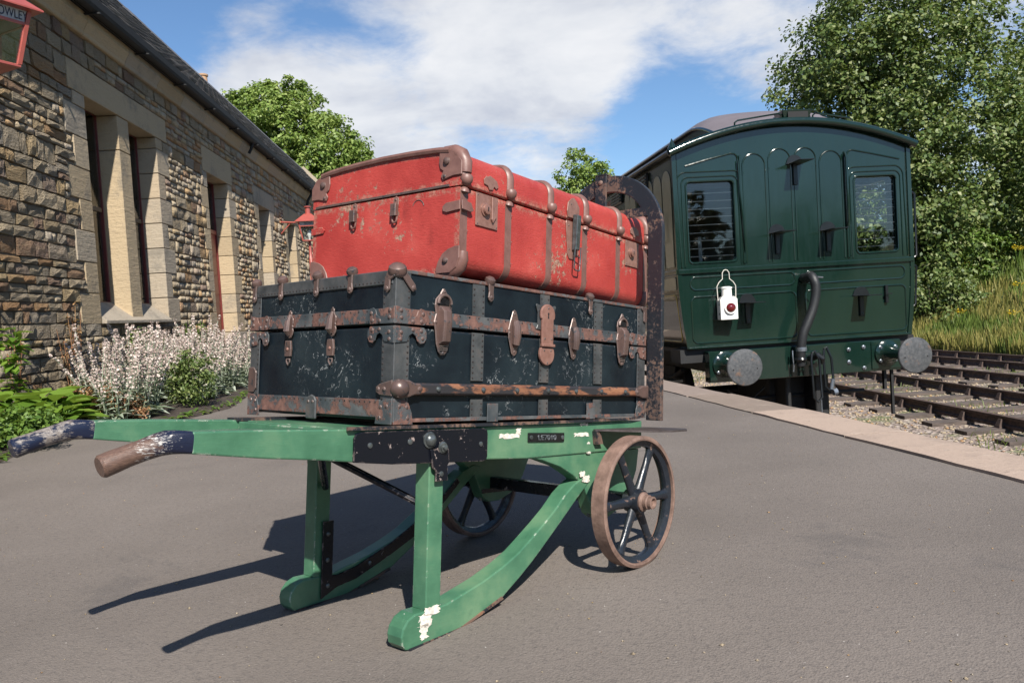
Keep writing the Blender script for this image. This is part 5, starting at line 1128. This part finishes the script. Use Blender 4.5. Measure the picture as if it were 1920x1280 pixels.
    vs = [(a, s, z+.035) for s in (-.075, LN+.08) for a, z in A]+[(a, s, z+.0) for s in (-.075, LN+.08) for a, z in A]
    m.add(vs, [(k, k+1, n+k+1, n+k) for k in range(n-1)]+[(2*n+k, 3*n+k, 3*n+k+1, 2*n+k+1) for k in range(n-1)]+[(k, 2*n+k, 2*n+k+1, k+1) for k in range(n-1)]+[(n+k, n+k+1, 3*n+k+1, 3*n+k) for k in range(n-1)]+[(0, n, 3*n, 2*n), (n-1, 3*n-1, 4*n-1, 2*n-1)], True)
    rf = m.build('roof', K['roof'], T)
    m = MB(off); m.tube([(a, -.055, z+.008) for a, z in A], .036, 12); m.build('cornice', K['coach'], rf)
    for a in (-.045, 2.545): m = MB(off); m.tube([(a, -.06, 2.10), (a, LN+.08, 2.10)], .026, 8); m.build('cornice', K['black'], rf)
    m = MB(off); m.lathe([(.045, 0), (.035, .02), (.012, .075), (.004, .095)], (.0, -.03, 2.14), (0, 0, 1), 10); m.build('finial', K['coach'], rf)
    m = MB(off); m.lathe([(.02, 0), (.015, .03), (.004, .05)], (2.48, -.03, 2.145), (0, 0, 1), 8); m.build('finial', K['coach'], rf)
    # raised clerestory with a swept-down end
    ss = [.06, .15, .25, .35, .45, .55, .68, .8, 1.0, LN]; kk = [0 if s < .08 else min(1, ((s-.06)/.74)) for s in ss]; kk = [math.sin(k*math.pi/2) for k in kk]; nA = 17
    m = MB(off); vs = []
    for s, k in zip(ss, kk):
        for i in range(nA): a = .48+1.54*i/(nA-1); q = (a-1.25)/.77; vs.append((a, s, roofz(a)+.03+k*(2.575+.07*(1-q*q)-roofz(a)-.03-.10*q**8)))
    m.add(vs, [(i*nA+j, i*nA+j+1, (i+1)*nA+j+1, (i+1)*nA+j) for i in range(len(ss)-1) for j in range(nA-1)], True); cl = m.build('clerestory_roof', K['roof'], rf)
    for j, a in ((0, .48), (nA-1, 2.02)):
        sg = -1 if j == 0 else 1
        m = MB(off); vs = []
        for i, s in enumerate(ss): p = (a-sg*.02, s, roofz(a)+.02); q = (a-sg*.02, s, roofz(a)+.03+kk[i]*(2.44-roofz(a))); vs += [p, q]
        m.add(vs, [(2*i, 2*i+1, 2*i+3, 2*i+2) for i in range(len(ss)-1)]); m.build('clerestory_side', K['black'], rf)
        m = MB(off); m.tube([(a, s, roofz(a)+.03+k*(2.445-roofz(a))) for s, k in zip(ss, kk)], .016, 8); m.build('clerestory_edge', K['coach'], rf)
    # handrails, lamp box
    for a0, a1 in ((.66, 1.15), (1.48, 1.90)):
        m = MB(off); P = [(a0, -.0, roofz(a0)+.03), (a0, -.01, roofz(a0)+.075), (a0+.03, -.01, roofz(a0)+.095), (a1-.03, -.01, roofz(a1)+.095), (a1, -.01, roofz(a1)+.075), (a1, 0, roofz(a1)+.03)]; m.tube(P, .009, 8); m.build('handrail', K['coach'], rf)
    m = MB(off); m.hexa([(1.17, -.02, 2.38), (1.43, -.02, 2.38), (1.43, .16, 2.38), (1.17, .16, 2.38), (1.14, -.05, 2.475), (1.46, -.05, 2.475), (1.44, .18, 2.48), (1.16, .18, 2.48)]); b = m.build('roof_lamp_box', K['coach'], rf, .005)
    m = MB(off); m.prism([(1.20, 2.395), (1.20, 2.455), (1.41, 2.455), (1.41, 2.395)], E, .047, .051); m.build('box_mouth', K['dark'], b)
    m = MB(off); m.tube([(1.45, -.02, 2.39), (1.43, -.03, 2.44), (1.47, -.03, 2.47), (1.52, -.03, 2.44), (1.58, -.02, 2.41), (1.75, -.01, 2.36)], .006, 6); m.build('cord', K['coach'], rf)
    # lamp irons
    for a, z in ((1.265, 1.955), (1.045, 1.275), (1.585, 1.275), (.70, .60), (1.91, .60)):
        m = MB(off); m.prism([(a-.095, z-.01)]+arc(a, z-.005, .085, 170, 10, 10)+[(a+.095, z-.01)], E, .003, .012); b = m.build('lamp_iron', K['black'], ew, .002)
        m = MB(off); m.box((a-.075, -.27, z-.016), (a+.075, -.003, z-.007)); m.build('shelf', K['black'], b, .003)
        m = MB(off); m.box((a-.022, -.022, z-.22), (a+.022, -.001, z-.016)); m.build('iron_stem', K['black'], b, .003)
        m = MB(off); m.dome((a, -.022, z-.19), (0, -1, 0), .008); m.build('bolt', K['coach'], b)
    m = MB(off); m.box((2.165, -.03, .50), (2.195, -.001, .68)); k = m.build('lamp_socket', K['black'], ew, .003); m = MB(off); m.box((2.155, -.05, .585), (2.225, -.031, .597)); m.build('shelf', K['black'], k)
    # headstock and buffers
    m = MB(off); m.box((.24, -.09, -.18), (2.26, .04, .13)); hs = m.build('headstock', K['coach'], T, .006)
    m = MB(off); m.box((.0, .05, .02), (2.5, .35, .155)); m.build('body_bracket', K['under'], T)
    for a in (.40, 2.10):
        m = MB(off); m.box((a-.16, -.102, -.16), (a+.16, -.0905, .115)); bp = m.build('buffer_plate', K['coach'], hs, .004)
        m = MB(off); m.lathe([(.13, 0), (.13, .02), (.10, .035), (.075, .07), (.062, .16), (.058, .28), (.060, .30), (.055, .30)], (a, -.103, -.005), (0, -1, 0), 24); m.build('buffer_socket', K['coach'], bp)
        m = MB(off); m.lathe([(.04, .28), (.04, .40), (.05, .43), (.165, .452), (.172, .458), (.172, .475), (.165, .482), (.12, .488), (.05, .491), (.001, .491)], (a, -.103, -.005), (0, -1, 0), 36); bh = m.build('buffer_head', K['buffer'], bp)
        for x in (-.115, .115): m = MB(off); m.lathe([(.008, 0), (.007, .002)], (a+x, -.103-.4885, -.02), (0, -1, 0), 8); m.build('bolt_hole', K['dark'], bh)
        for x, z in ((-.1, .07), (.1, .07), (-.1, -.08), (.1, -.08)):
            m = MB(off); m.lathe([(.020, 0), (.020, .012), (.012, .016), (.012, .026)], (a+x*.8, -.122, z*.9-.005), (0, -1, 0), 6); m.build('bolt', K['steel'], bp)
    for a, z in ((1.70, .055), (1.70, -.07), (1.86, .07), (1.86, -.14)): m = MB(off); m.lathe([(.022, 0), (.022, .01), (.012, .014), (.012, .022)], (a, -.09, z), (0, -1, 0), 6); m.build('bolt', K['steel'], hs)
    # vacuum hose
    m = MB(off); P = [(1.30, -.10, .80), (1.30, -.17, .815), (1.305, -.215, .77), (1.315, -.225, .70), (1.305, -.225, .60), (1.27, -.225, .48), (1.215, -.225, .36), (1.165, -.22, .25), (1.145, -.21, .14), (1.14, -.20, .05), (1.145, -.19, -.06)]
    from mathutils import geometry
    Q = []; 
    for i in range(len(P)-1):
        a = Vector(P[max(i-1, 0)]); b = Vector(P[i]); c_ = Vector(P[i+1]); d = Vector(P[min(i+2, len(P)-1)])
        for k in range(4): t = k/4; Q.append(.5*((2*b)+(c_-a)*t+(2*a-5*b+4*c_-d)*t*t+(3*b-a-3*c_+d)*t**3))
    Q.append(Vector(P[-1])); m.tube(Q, [.045 if i > 2 else .05 for i in range(len(Q))], 12); hz = m.build('vacuum_hose', K['rubber'], T)
    m = MB(off); m.lathe([(.052, -.02), (.055, 0), (.052, .02)], (1.145, -.205, .10), (0, 0, 1), 12); m.build('hose_clip', K['steel'], hz)
    m = MB(off); m.lathe([(.05, -.02), (.06, 0), (.05, .02)], (1.14, -.2, .0), (0, 0, 1), 12); m.build('hose_clip', K['black'], hz)
    m = MB(off); m.tube([(1.33, -.22, .80), (1.39, -.235, .79)], .008, 6); m.build('hose_pin', K['steel'], hz)
    m = MB(off); m.tube([(1.30, -.02, .80), (1.30, -.12, .80)], .05, 12); m.build('hose_stand', K['black'], hz)
    m = MB(off); m.tube([(1.075, -.16, .09), (1.07, -.17, .02), (1.08, -.165, -.06), (1.075, -.16, -.12)], .007, 6); m.build('chain', K['steel'], hz)
    # screw coupling: hook and two long links
    m = MB(off); m.tube([(1.27, -.09, .0), (1.27, -.20, .01), (1.28, -.29, .035), (1.30, -.33, .00), (1.30, -.31, -.05)], [.035, .032, .03, .024, .012], 10); hk = m.build('draw_hook', K['black'], T)
    m = MB(off); m.box((1.17, -.125, -.07), (1.37, -.091, .07)); m.build('draw_plate', K['coach'], hk, .005)
    def linkm(pts, r, nm): m = MB(off); m.tube(pts, r, 8); m.build(nm, K['black'], hk)
    for a, z1, dz in ((1.235, -.40, 0), (1.36, -.30, .03)):
        p = [(a-.03, -.30, .06+dz), (a-.045, -.31, .0), (a-.04, -.32, z1+.03), (a, -.325, z1-.015), (a+.045, -.32, z1+.03), (a+.035, -.31, 0), (a+.0, -.29, .08+dz)]; linkm(p+p[:1], .0125, 'coupling_link')
    m = MB(off); m.tube([(1.39, -.335, -.20), (1.37, -.335, -.30)], .020, 10); m.build('coupling_screw', K['steel'], hk)
    m = MB(off); m.lathe([(.034, 0), (.034, .04)], (1.385, -.335, -.33), (1, 0, .2), 10); m.build('coupling_nut', K['steel'], hk)
    m = MB(off); m.tube([(1.28, -.30, -.35), (1.28, -.30, -.74)], .006, 6); m.build('hanging_bar', K['steel'], hk)
    # underframe
    for a in (.42, 2.0): m = MB(off); m.box((a, .05, -.12), (a+.08, LN, .1)); m.build('sole_bar', K['under'], T)
    for s in (1.75, LN-1.75):
        m = MB(off); m.tube([(.35, s, -.48), (2.15, s, -.48)], .065, 12); ax = m.build('axle', K['under'], T)
        for a, o_ in ((.52, -1), (1.985, 1)):
            m = MB(off); m.lathe([(.50, 0), (.50, .10), (.44, .11), (.42, .07), (.15, .04), (.12, .13), (.05, .14)], (a-.06, s, -.48), (1, 0, 0), 40); m.build('wheel', K['under'], T)
        for a in (.36, 2.06): m = MB(off); m.box((a, s-.14, -.60), (a+.1, s+.14, -.34)); m.build('axle_box', K['under'], T, .02); m = MB(off); m.prism([(s-.30, -.12), (s+.30, -.12), (s+.15, -.62), (s-.15, -.62)], lambda p, q, d: (d, p, q), a+.035, a+.06); m.build('w_iron', K['under'], T)
        for a in (.36, 2.06): m = MB(off); m.tube([(a+.05, s-.55+1.1*k/8, -.14-.13*math.sin(k*math.pi/8)) for k in range(9)], .035, 6); m.build('leaf_spring', K['under'], T)
    for a in (1.14, 1.46): m = MB(off); m.box((a-.03, .1, -.72), (a+.03, .6, -.1)); m.build('brake_hanger', K['under'], T, .01)
    m = MB(off); m.box((1.02, .35, -.80), (1.72, 1.15, -.19)); m.build('battery_box', K['under'], T, .03)
    m = MB(off); m.tube([(.45, .35, -.42), (2.1, .35, -.42)], .02, 8); m.build('brake_shaft', K['under'], T)
    m = MB(off); m.tube([(.55, .25, -.3), (.75, .25, -.45), (.95, .25, -.3)], .012, 6); m.build('safety_loop', K['under'], T)
    m = MB(off); m.box((2.185, -.03, -.64), (2.21, .0, .0)); m.build('step_hanger', K['under'], T)
    # footboards on brackets
    for s, a0, a1 in ((0, -.22, .12), (1, 2.38, 2.60)):
        m = MB(off); m.box((a0, .35, -.20), (a1, LN-.4, -.165)); fb = m.build('footboard', K['lower'] if s == 0 else K['under'], T, .006)
        for q in (.5, 2.5, 4.5, 6.5, 8.2): m = MB(off); m.box((a0+.05, q, -.45), (a0+.08, q+.04, -.201)); m.build('board_bracket', K['under'], fb)
    # hanging white tail lamp (a thing of its own)
    P = CO+CX*.452-CY*.10; TL = empty('tail_lamp', 'white tail lamp with red lens hanging on the carriage end', 'lamp', (P.x, P.y, .435), (0, 0, cyaw-.12))
    m = MB(); m.box((-.085, -.07, 0), (.085, .07, .205)); lb = m.build('lamp_body', K['white'], TL, .008, 2)
    m = MB(); m.hexa([(-.07, -.058, .207), (.07, -.058, .207), (.07, .058, .207), (-.07, .058, .207), (-.062, -.05, .225), (.062, -.05, .225), (.062, .05, .225), (-.062, .05, .225)]); m.build('lamp_top', K['white'], TL, .003)
    m = MB(); m.lathe([(.05, 0), (.05, .075), (.056, .08), (.056, .092), (.03, .10)], (0, 0, .226), (0, 0, 1), 20); m.build('chimney', K['white'], TL)
    m = MB(); m.lathe([(.058, 0), (.058, .022), (.048, .022), (.046, .008)], (.012, -.07, .115), (0, -1, 0), 28); m.build('lens_ring', K['white'], TL)
    m = MB(); m.lathe([(.047, .004), (.044, .018), (.032, .030), (.015, .037), (.001, .039)], (.012, -.07, .115), (0, -1, 0), 24); m.build('lens', K['lens'], TL)
    m = MB(); m.tube([(-.088, 0, .19), (-.092, 0, .33), (-.07, 0, .37), (-.035, 0, .40), (-.033, 0, .46), (-.018, 0, .485), (0, 0, .49), (.018, 0, .485), (.033, 0, .46), (.035, 0, .40), (.07, 0, .37), (.092, 0, .33), (.088, 0, .19)], .0045, 8); m.build('handle', K['wire'], TL)
    m = MB(); m.tube([(-.0895, 0, .315), (.0895, 0, .315)], .003, 6); m.build('handle_bar', K['bolt'], TL)
    for z in (.06, .15): m = MB(); m.dome((-.085, -.03, z), (-1, 0, 0), .012); m.build('vent', K['bolt'], TL)
coach()
# ================================================================== VEGETATION
rg = np.random.default_rng(11)
def leaf_cloud(P, S, outward=None, droop=.3, asp=.62, nz=.35):
    """one rhombic leaf per point P with size S"""
    n = len(P); N = rg.normal(size=(n, 3)); N[:, 2] = np.abs(N[:, 2])*.9+nz
    if outward is not None: N += outward*1.0
    N /= np.linalg.norm(N, axis=1)[:, None]; A = rg.normal(size=(n, 3)); A -= N*(A*N).sum(1)[:, None]; A /= np.linalg.norm(A, axis=1)[:, None]; B = np.cross(N, A)
    s = S[:, None]; V = np.stack([P-A*s*.5, P-B*s*.5*asp+N*s*.1, P+A*s*.5-N*s*droop*.3, P+B*s*.5*asp+N*s*.1], 1).reshape(-1, 3)
    return V, np.arange(n*4).reshape(-1, 4)
def crown(blobs, nclump, nleaf, rc, size, fill=.25, squash=.7):
    vol = np.array([r[0]*r[1]+r[0]*r[2] for _, r in blobs]); cnt = (vol/vol.sum()*nclump).astype(int); P = []; O = []
    for (c, r), k in zip(blobs, cnt):
        c = np.array(c); r = np.array(r); d = rg.normal(size=(k, 3)); d /= np.linalg.norm(d, axis=1)[:, None]; rad = np.where(rg.random(k) < fill, rg.random(k)**.5*.85, 1+np.clip(rg.normal(size=k)*.085, -.2, .11))
        ph = rg.random(3)*6.28; rad = rad*(1+.10*np.sin(d[:, 0]*5+ph[0])*np.sin(d[:, 2]*6+ph[1])+.07*np.sin(d[:, 1]*9+ph[2]))
        cc = c+d*r*rad[:, None]; sz = rc*(.55+rg.random(k)*.8)
        m = int(nleaf); q = rg.normal(size=(k, m, 3)); q /= np.linalg.norm(q, axis=2)[:, :, None]; q *= (rg.random((k, m, 1))**.45); q[:, :, 2] *= squash
        P.append((cc[:, None, :]+q*sz[:, None, None]).reshape(-1, 3)); O.append((q*1.2+d[:, None, :]*.5).reshape(-1, 3))
    P = np.concatenate(P); O = np.concatenate(O); return leaf_cloud(P, size*(.6+rg.random(len(P))*.8), O)
def tree(name, label, base, blobs, nclump, nleaf, rc, size, mat, tr=.22, group=None, cat='tree'):
    T = empty(name, label, cat, base, group=group); b = Vector(base)
    loc = [(tuple(Vector(c)-b), r) for c, r in blobs]; V, F = crown(loc, nclump, nleaf, rc, size)
    link('crown', np_mesh('crown', V, F, mat), T)
    c0 = Vector(loc[0][0]); m = MB(); top = Vector((c0.x*.6, c0.y*.6, c0.z*.9))
    m.tube([(0, 0, -.3), (0, 0, .1), (.05, 0, top.z*.35), tuple(top*.75), tuple(top)], [tr*1.5, tr, tr*.8, tr*.5, tr*.2], 10); tk = m.build('trunk', K['bark'], T)
    for i in range(11):
        c, r = loc[i % len(loc)]; st = Vector((0, 0, 0)).lerp(top, rnd(.3, .8)); d = Vector((rnd(-1, 1)*r[0], rnd(-1, 1)*r[1], rnd(-.3, .9)*r[2]))*.75; e = Vector(c)+d
        m = MB(); m.tube([st, st.lerp(e, .4)+Vector((0, 0, .2)), e], [tr*.35, tr*.2, tr*.05], 6); m.build('limb', K['bark'], tk)
    return T
tree('broadleaf_tree', 'very large dark green tree behind the carriage, with pale flower heads, on the bank', (15.0, 30.5, -.5),
     [((15.3, 30.5, 5.8), (4.1, 4.6, 5.1)), ((14.9, 30, 10.1), (2.9, 3.2, 3.1)), ((12.7, 29.6, 8.0), (2.3, 2.4, 2.5)), ((13.2, 29, 4.2), (2.9, 3.0, 3.4)), ((18.4, 30, 4.4), (2.8, 3.0, 3.2)), ((13.9, 29.5, 1.6), (2.2, 2.4, 2.0))], 1650, 72, .60, .155, K['leafG'], .32)
tree('broadleaf_tree', 'tree at the right edge of the view, rising over the sunny bank', (22.6, 33.5, 2.2),
     [((23.6, 33.5, 7.0), (3.0, 3.2, 3.4)), ((22.2, 33, 5.2), (2.2, 2.4, 2.0)), ((26.2, 34, 6.5), (3, 3, 3.4))], 620, 70, .6, .16, K['leafG'], .25)
tree('broadleaf_tree', 'bright yellow-green rounded tree rising behind the station roof', (-11.2, 43.0, -1.2),
     [((-11.2, 43, 8.4), (3.3, 3.3, 4.4)), ((-9.2, 43, 7.7), (2.4, 2.4, 3.4)), ((-13.5, 43, 8.9), (2.2, 2.4, 3.4)), ((-11.8, 43, 11.6), (2.1, 2.0, 1.7)), ((-7.5, 43, 5.9), (2.0, 1.8, 2.6))], 1300, 70, .5, .19, K['leafY'], .3)
tree('broadleaf_tree', 'small pale green tree seen over the iron hoop of the trolley', (4.75, 47.5, -1.2),
     [((4.6, 47.5, 7.5), (1.5, 1.5, 1.9)), ((5.6, 47.5, 6.9), (1.2, 1.2, 1.3)), ((3.8, 47.5, 6.4), (1.2, 1.2, 1.3))], 190, 64, .42, .19, K['leafY'], .14)
for i, (x, y, z, r, lab) in enumerate(((13.7, 26.5, -.5, 1.3, 'leafy green shrub at the foot of the bank, beside the carriage'), (16.0, 29.0, .6, 1.6, 'tangled green shrub on the bank under the largest tree'), (20.6, 32.5, 2.4, 1.7, 'broad shrub high on the bank below the right-hand tree'))):
    S = empty('shrub', lab, 'shrub', (x, y, z)); V, F = crown([((0, 0, r*.5), (r*1.15, r, r*.75)), ((r*.7, .2, r*.25), (r*.8, r*.7, r*.5))], 190, 46, .38, .12, fill=.3); link('foliage', np_mesh('foliage', V, F, K['leafF' if i else 'leafG']), S)
    m = MB(); [m.tube([(0, 0, -.4), (rnd(-.5, .5)*r, rnd(-.4, .4)*r, r*.8)], [.05, .02], 5) for _ in range(5)]; m.build('stem', K['bark'], S)
# yellow ragwort on the bank
def ragwort_mesh():
    V = []; P = []; 
    for k in range(6): a = rg.random()*6.28; P += [(math.cos(a)*.12+rg.normal()*.03, math.sin(a)*.12+rg.normal()*.03, .62+rg.normal()*.04) for _ in range(9)]
    return leaf_cloud(np.array(P), np.full(len(P), .055), nz=2)
V, F = ragwort_mesh(); rme = np_mesh('flower_head', V, F, K['petal']); m = MB(); [m.tube([(0, 0, 0), (rnd(-.13, .13), rnd(-.13, .13), .6)], .008, 4) for _ in range(6)]; rs = m.mesh('stalk', K['leafF'])
for i in range(26):
    v = rnd(15, 30); u = rnd(1.5, 9); x0 = 12.6-.055*v; h = -1.17+5.2*(1/(1+math.exp(-(u-6.2)/2.1)))-.25
    R_ = empty('ragwort', 'yellow flowering ragwort plant in the grass of the bank', 'wildflower', (x0+u, v, max(h, -1.2)+.05), (0, 0, rnd(0, 6)), 'ragwort on the bank'); link('stalk', rs, R_); link('flower_head', rme, R_)

# ---- flower bed
def add_leaf(V, F, p, d, L, W, droop=.3, fold=.15):
    d = Vector(d).normalized(); s = d.cross(Vector((0, 0, 1))); s = s.normalized() if s.length > .01 else Vector((1, 0, 0)); up = s.cross(d); p = Vector(p); b = len(V)
    q = [p, p+d*L*.28+s*W*.42+up*L*.05, p+d*L*.62+s*W*.46-up*L*droop*.25, p+d*L-up*L*droop, p+d*L*.62-s*W*.46-up*L*droop*.25, p+d*L*.28-s*W*.42+up*L*.05, p+d*L*.45-up*(L*droop*.1+W*fold)]
    V += [tuple(x) for x in q]; F += [(b, b+1, b+2, b+6), (b+6, b+2, b+3, b+4), (b+6, b+4, b+5, b)]
def add_stem(V, F, pts, r):
    m = MB(); m.tube(pts, r, 4, caps=False); b = len(V); V += m.v; F += [tuple(i+b for i in f) for f in m.f]
def stachys(n):
    VS, FS, VL, FL = [], [], [], []
    for _ in range(n):
        a = rnd(0, 6.28); r0 = rnd(0, .11); ln = rnd(.0, .24); H = rnd(.36, .70); b = Vector((math.cos(a)*r0, math.sin(a)*r0, 0)); t = b+Vector((math.cos(a+rnd(-.6, .6))*ln, math.sin(a+rnd(-.6, .6))*ln, H)); c = b.lerp(t, .5)+Vector((0, 0, .04)); c.x = b.x+(t.x-b.x)*.3; c.y = b.y+(t.y-b.y)*.3
        pt = lambda u: b*(1-u)**2+c*(2*u*(1-u))+t*u*u
        add_stem(VL, FL, [pt(u) for u in (0, .3, .6, .9)], .0042)
        u = rnd(.32, .48)
        while u < 1.0:
            p = pt(u); rr = .014*(1-.35*u)
            k = rg.integers(6, 9); ang = rg.random(k)*6.28; P = np.array([[p.x+math.cos(x)*rr, p.y+math.sin(x)*rr, p.z+rg.normal()*.004] for x in ang]); v, f = leaf_cloud(P, np.full(k, .0195)*(.7+rg.random(k)*.6), asp=.85, nz=.1); o = len(VS); VS += [tuple(x) for x in v]; FS += [tuple(int(i)+o for i in g) for g in f]
            u += .026/H*(1.3 if u < .6 else 1.0)
        for u in (.12, .22, .30, .40, .5):
            for s in (0, math.pi):
                x = a+u*9+s; add_leaf(VL, FL, pt(u), (math.cos(x), math.sin(x), .55), .085*(1.15-u), .03*(1.2-u), .5)
    for _ in range(16):
        x = rnd(0, 6.28); add_leaf(VL, FL, (math.cos(x)*.05, math.sin(x)*.05, rnd(.01, .05)), (math.cos(x), math.sin(x), rnd(.2, .9)), rnd(.1, .17), rnd(.035, .05), rnd(.2, .7))
    return np_mesh('flower_spikes', VS, FS, K['spike']), np_mesh('leaves', VL, FL, K['silver'])
SV = [stachys(10) for _ in range(6)]
def bed_edge(y):
    E_ = [(-2, -2.95), (3, -2.86), (4.3, -2.80), (5.43, -3.02), (5.6, -2.50), (6.56, -2.32), (7.6, -2.52), (9, -2.7), (11, -3.0)]
    for (y0, x0), (y1, x1) in zip(E_, E_[1:]):
        if y <= y1: return x0+(x1-x0)*(y-y0)/(y1-y0)
    return -3
def wall_x(y): return B0.x-.0602*(y-B0.y)
def plant(name, label, cat, grp, meshes, x, y, z=.045, sc=1, rz=None):
    P = empty(name, label, cat, (x, y, z), (0, 0, rnd(0, 6.28) if rz is None else rz), grp); P.scale = (sc, sc, sc)
    for nm, me in meshes:
        o = link(nm, me, P)
        if nm in ('flower_spikes', 'foliage', 'stems'): o['kind'] = 'stuff'
    return P
i = 0
for y in np.arange(5.0, 9.4, .20):
    wx, ex = wall_x(y)+.16, bed_edge(y)-.12
    k = 2 if ex-wx < .9 else 3
    for j in range(k):
        x = wx+(ex-wx)*((j+.5)/k)+rnd(-.1, .1); s, l = SV[i % 6]; i += 1
        if x < -.535*y or (y < 5.5 and j == k-1): continue
        if 6.1 < y < 6.75 and j == k-1: continue
        plant('lambs_ear', "silvery lamb's ear plant with pale pinkish flower spikes in the bed along the wall", 'flower', "lamb's ear plants along the station wall", [('flower_spikes', s), ('leaves', l)], x, y+rnd(-.07, .07), sc=rnd(.8, 1.12))
def hosta(n, L, W, mat):
    V, F = [], []
    for k in range(n):
        a = 2.4*k; e = .25+.9*(k/n); st = Vector((math.cos(a)*.02, math.sin(a)*.02, 0)); mid = st+Vector((math.cos(a), math.sin(a), 0))*(.10*(1.3-k/n))+Vector((0, 0, .05+.14*k/n)); add_stem(V, F, [st, mid], .004)
        add_leaf(V, F, mid, (math.cos(a), math.sin(a), e*.6), L*rnd(.75, 1.15), W*rnd(.8, 1.15), rnd(.25, .7), .12)
    return np_mesh('leaves', V, F, mat)
H1 = hosta(24, .20, .155, K['leafH']); H2 = hosta(18, .16, .125, K['leafH'])
for (x, y, s, lab) in ((-3.10, 5.40, 1.1, 'broad-leaved lime green plant in the bed, just above the far handle tip'), (-3.36, 5.75, 1.1, 'broad-leaved lime green plant against the wall base'), (-2.98, 5.25, .85, 'small lime green leafy plant spilling over the paving edge'), (-3.42, 5.45, 1.15, 'big-leaved green plant at the left edge of the view'), (-3.12, 5.75, .95, 'lime green leafy clump beside the dry reddish stems')):
    plant('hosta', lab, 'plant', None, [('leaves', H1 if s >= 1 else H2)], x, y, sc=s)
def fine(nc, r, h, size, mat, nm='foliage'):
    V, F = crown([((0, 0, h*.5), (r, r, h*.5))], nc, 26, .07, size, fill=.4); return np_mesh(nm, V, F, mat)
FM = fine(60, .2, .20, .035, K['leafF']); FD = fine(80, .17, .5, .028, K['leafG']); RM = fine(42, .15, .26, .032, K['rustleaf'])
for (x, y, s, me, lab) in ((-2.93, 4.72, 1.0, FM, 'feathery bright green plant at the lower left corner of the bed'), (-3.02, 5.0, .8, FM, 'small feathery green plant by the paving edge'), (-3.25, 5.0, 1.0, FM, 'tall feathery green plant beside the wall, left edge'),
                          (-2.55, 6.45, .9, FD, 'low dense green mound growing over the paving edge'), (-2.78, 6.75, .7, FD, 'dark green bushy plant between silvery flower spikes'), (-3.86, 8.6, 1.3, FD, 'dark green bush under the window sill'), (-3.2, 5.55, .9, FM, 'green leafy weed among the silvery plants'),
                          (-2.95, 5.75, .9, RM, 'dry rust-coloured plant near the end of the far handle'), (-2.72, 5.75, .6, RM, 'low brown withered plant at the paving edge'), (-3.3, 6.2, .9, RM, 'reddish brown dried plant below the window corner')):
    plant('bushy_plant', lab, 'plant', None, [('foliage', me)], x, y, sc=s)
def stems(n, H, mat, ls=.03):
    V, F = [], []
    for _ in range(n):
        a = rnd(0, 6.28); t = Vector((math.cos(a)*rnd(.02, .12), math.sin(a)*rnd(.02, .12), H*rnd(.7, 1))); add_stem(V, F, [(0, 0, 0), tuple(t*.5+Vector((rnd(-.02, .02), 0, 0))), tuple(t)], .0028)
        for k in range(22): u = rnd(.35, 1); p = t*u; x = rnd(0, 6.28); add_leaf(V, F, p, (math.cos(x), math.sin(x), rnd(-.3, .6)), ls*rnd(.6, 1.3), ls*.6, .4)
    return np_mesh('stems', V, F, mat)
ST = [stems(7, .95, K['rustleaf']), stems(6, .8, K['rustleaf'], .024)]
for (x, y, s, k, lab) in ((-3.86, 7.15, 1.05, 0, 'tall dry reddish stems standing against the wall left of the window'), (-3.80, 6.95, .9, 1, 'thin dry rust-coloured stems in front of the rubble wall'), (-3.78, 6.15, .9, 1, 'dry reddish stems at the left edge of the bed')):
    plant('dry_stems', lab, 'plant', None, [('stems', ST[k])], x, y, sc=s)
TS = [stems(3, .75, K['leafH'], .10), stems(5, .7, K['leafF'], .045)]
plant('leafy_stem', 'tall stem with large pale green leaves against the wall, left edge', 'plant', None, [('stems', TS[0])], -3.52, 5.7)
for (x, y, lab) in ((-4.03, 10.6, 'yellow-green climbing shoots on the wall left of the doorway'), (-3.98, 10.1, 'yellow-green leafy shoots behind the flower spikes')): plant('leafy_stem', lab, 'plant', None, [('stems', TS[1])], x, y, sc=1.1)
# low weeds where bed meets paving
V = []; F = []
for _ in range(420):
    y = rnd(3.2, 8.6); x = bed_edge(y)-abs(rg.normal())*.09; a = rnd(0, 6.28); add_leaf(V, F, (x, y, .02), (math.cos(a), math.sin(a), rnd(.1, .9)), rnd(.03, .09), rnd(.012, .03), rnd(.2, .8))
o = bpy.data.objects.new('ground_cover', np_mesh('ground_cover', V, F, K['leafF'])); C.objects.link(o); o['kind'] = 'stuff'

# wood beyond the near end of the platform, behind the viewpoint (seen only as reflections in paint and glass)
V, F = crown([((x, y, .6), (5.5, 3.5, h)) for x, y, h in ((-3, -36, 5.0), (5, -38, 5.8), (13, -37, 5.2), (21, -34, 5.6), (29, -30, 5.4), (-12, -34, 5))], 1500, 26, 1.1, .75, fill=.5)
o = bpy.data.objects.new('wood', np_mesh('wood', V, F, K['leafD'])); C.objects.link(o); o['kind'] = 'stuff'
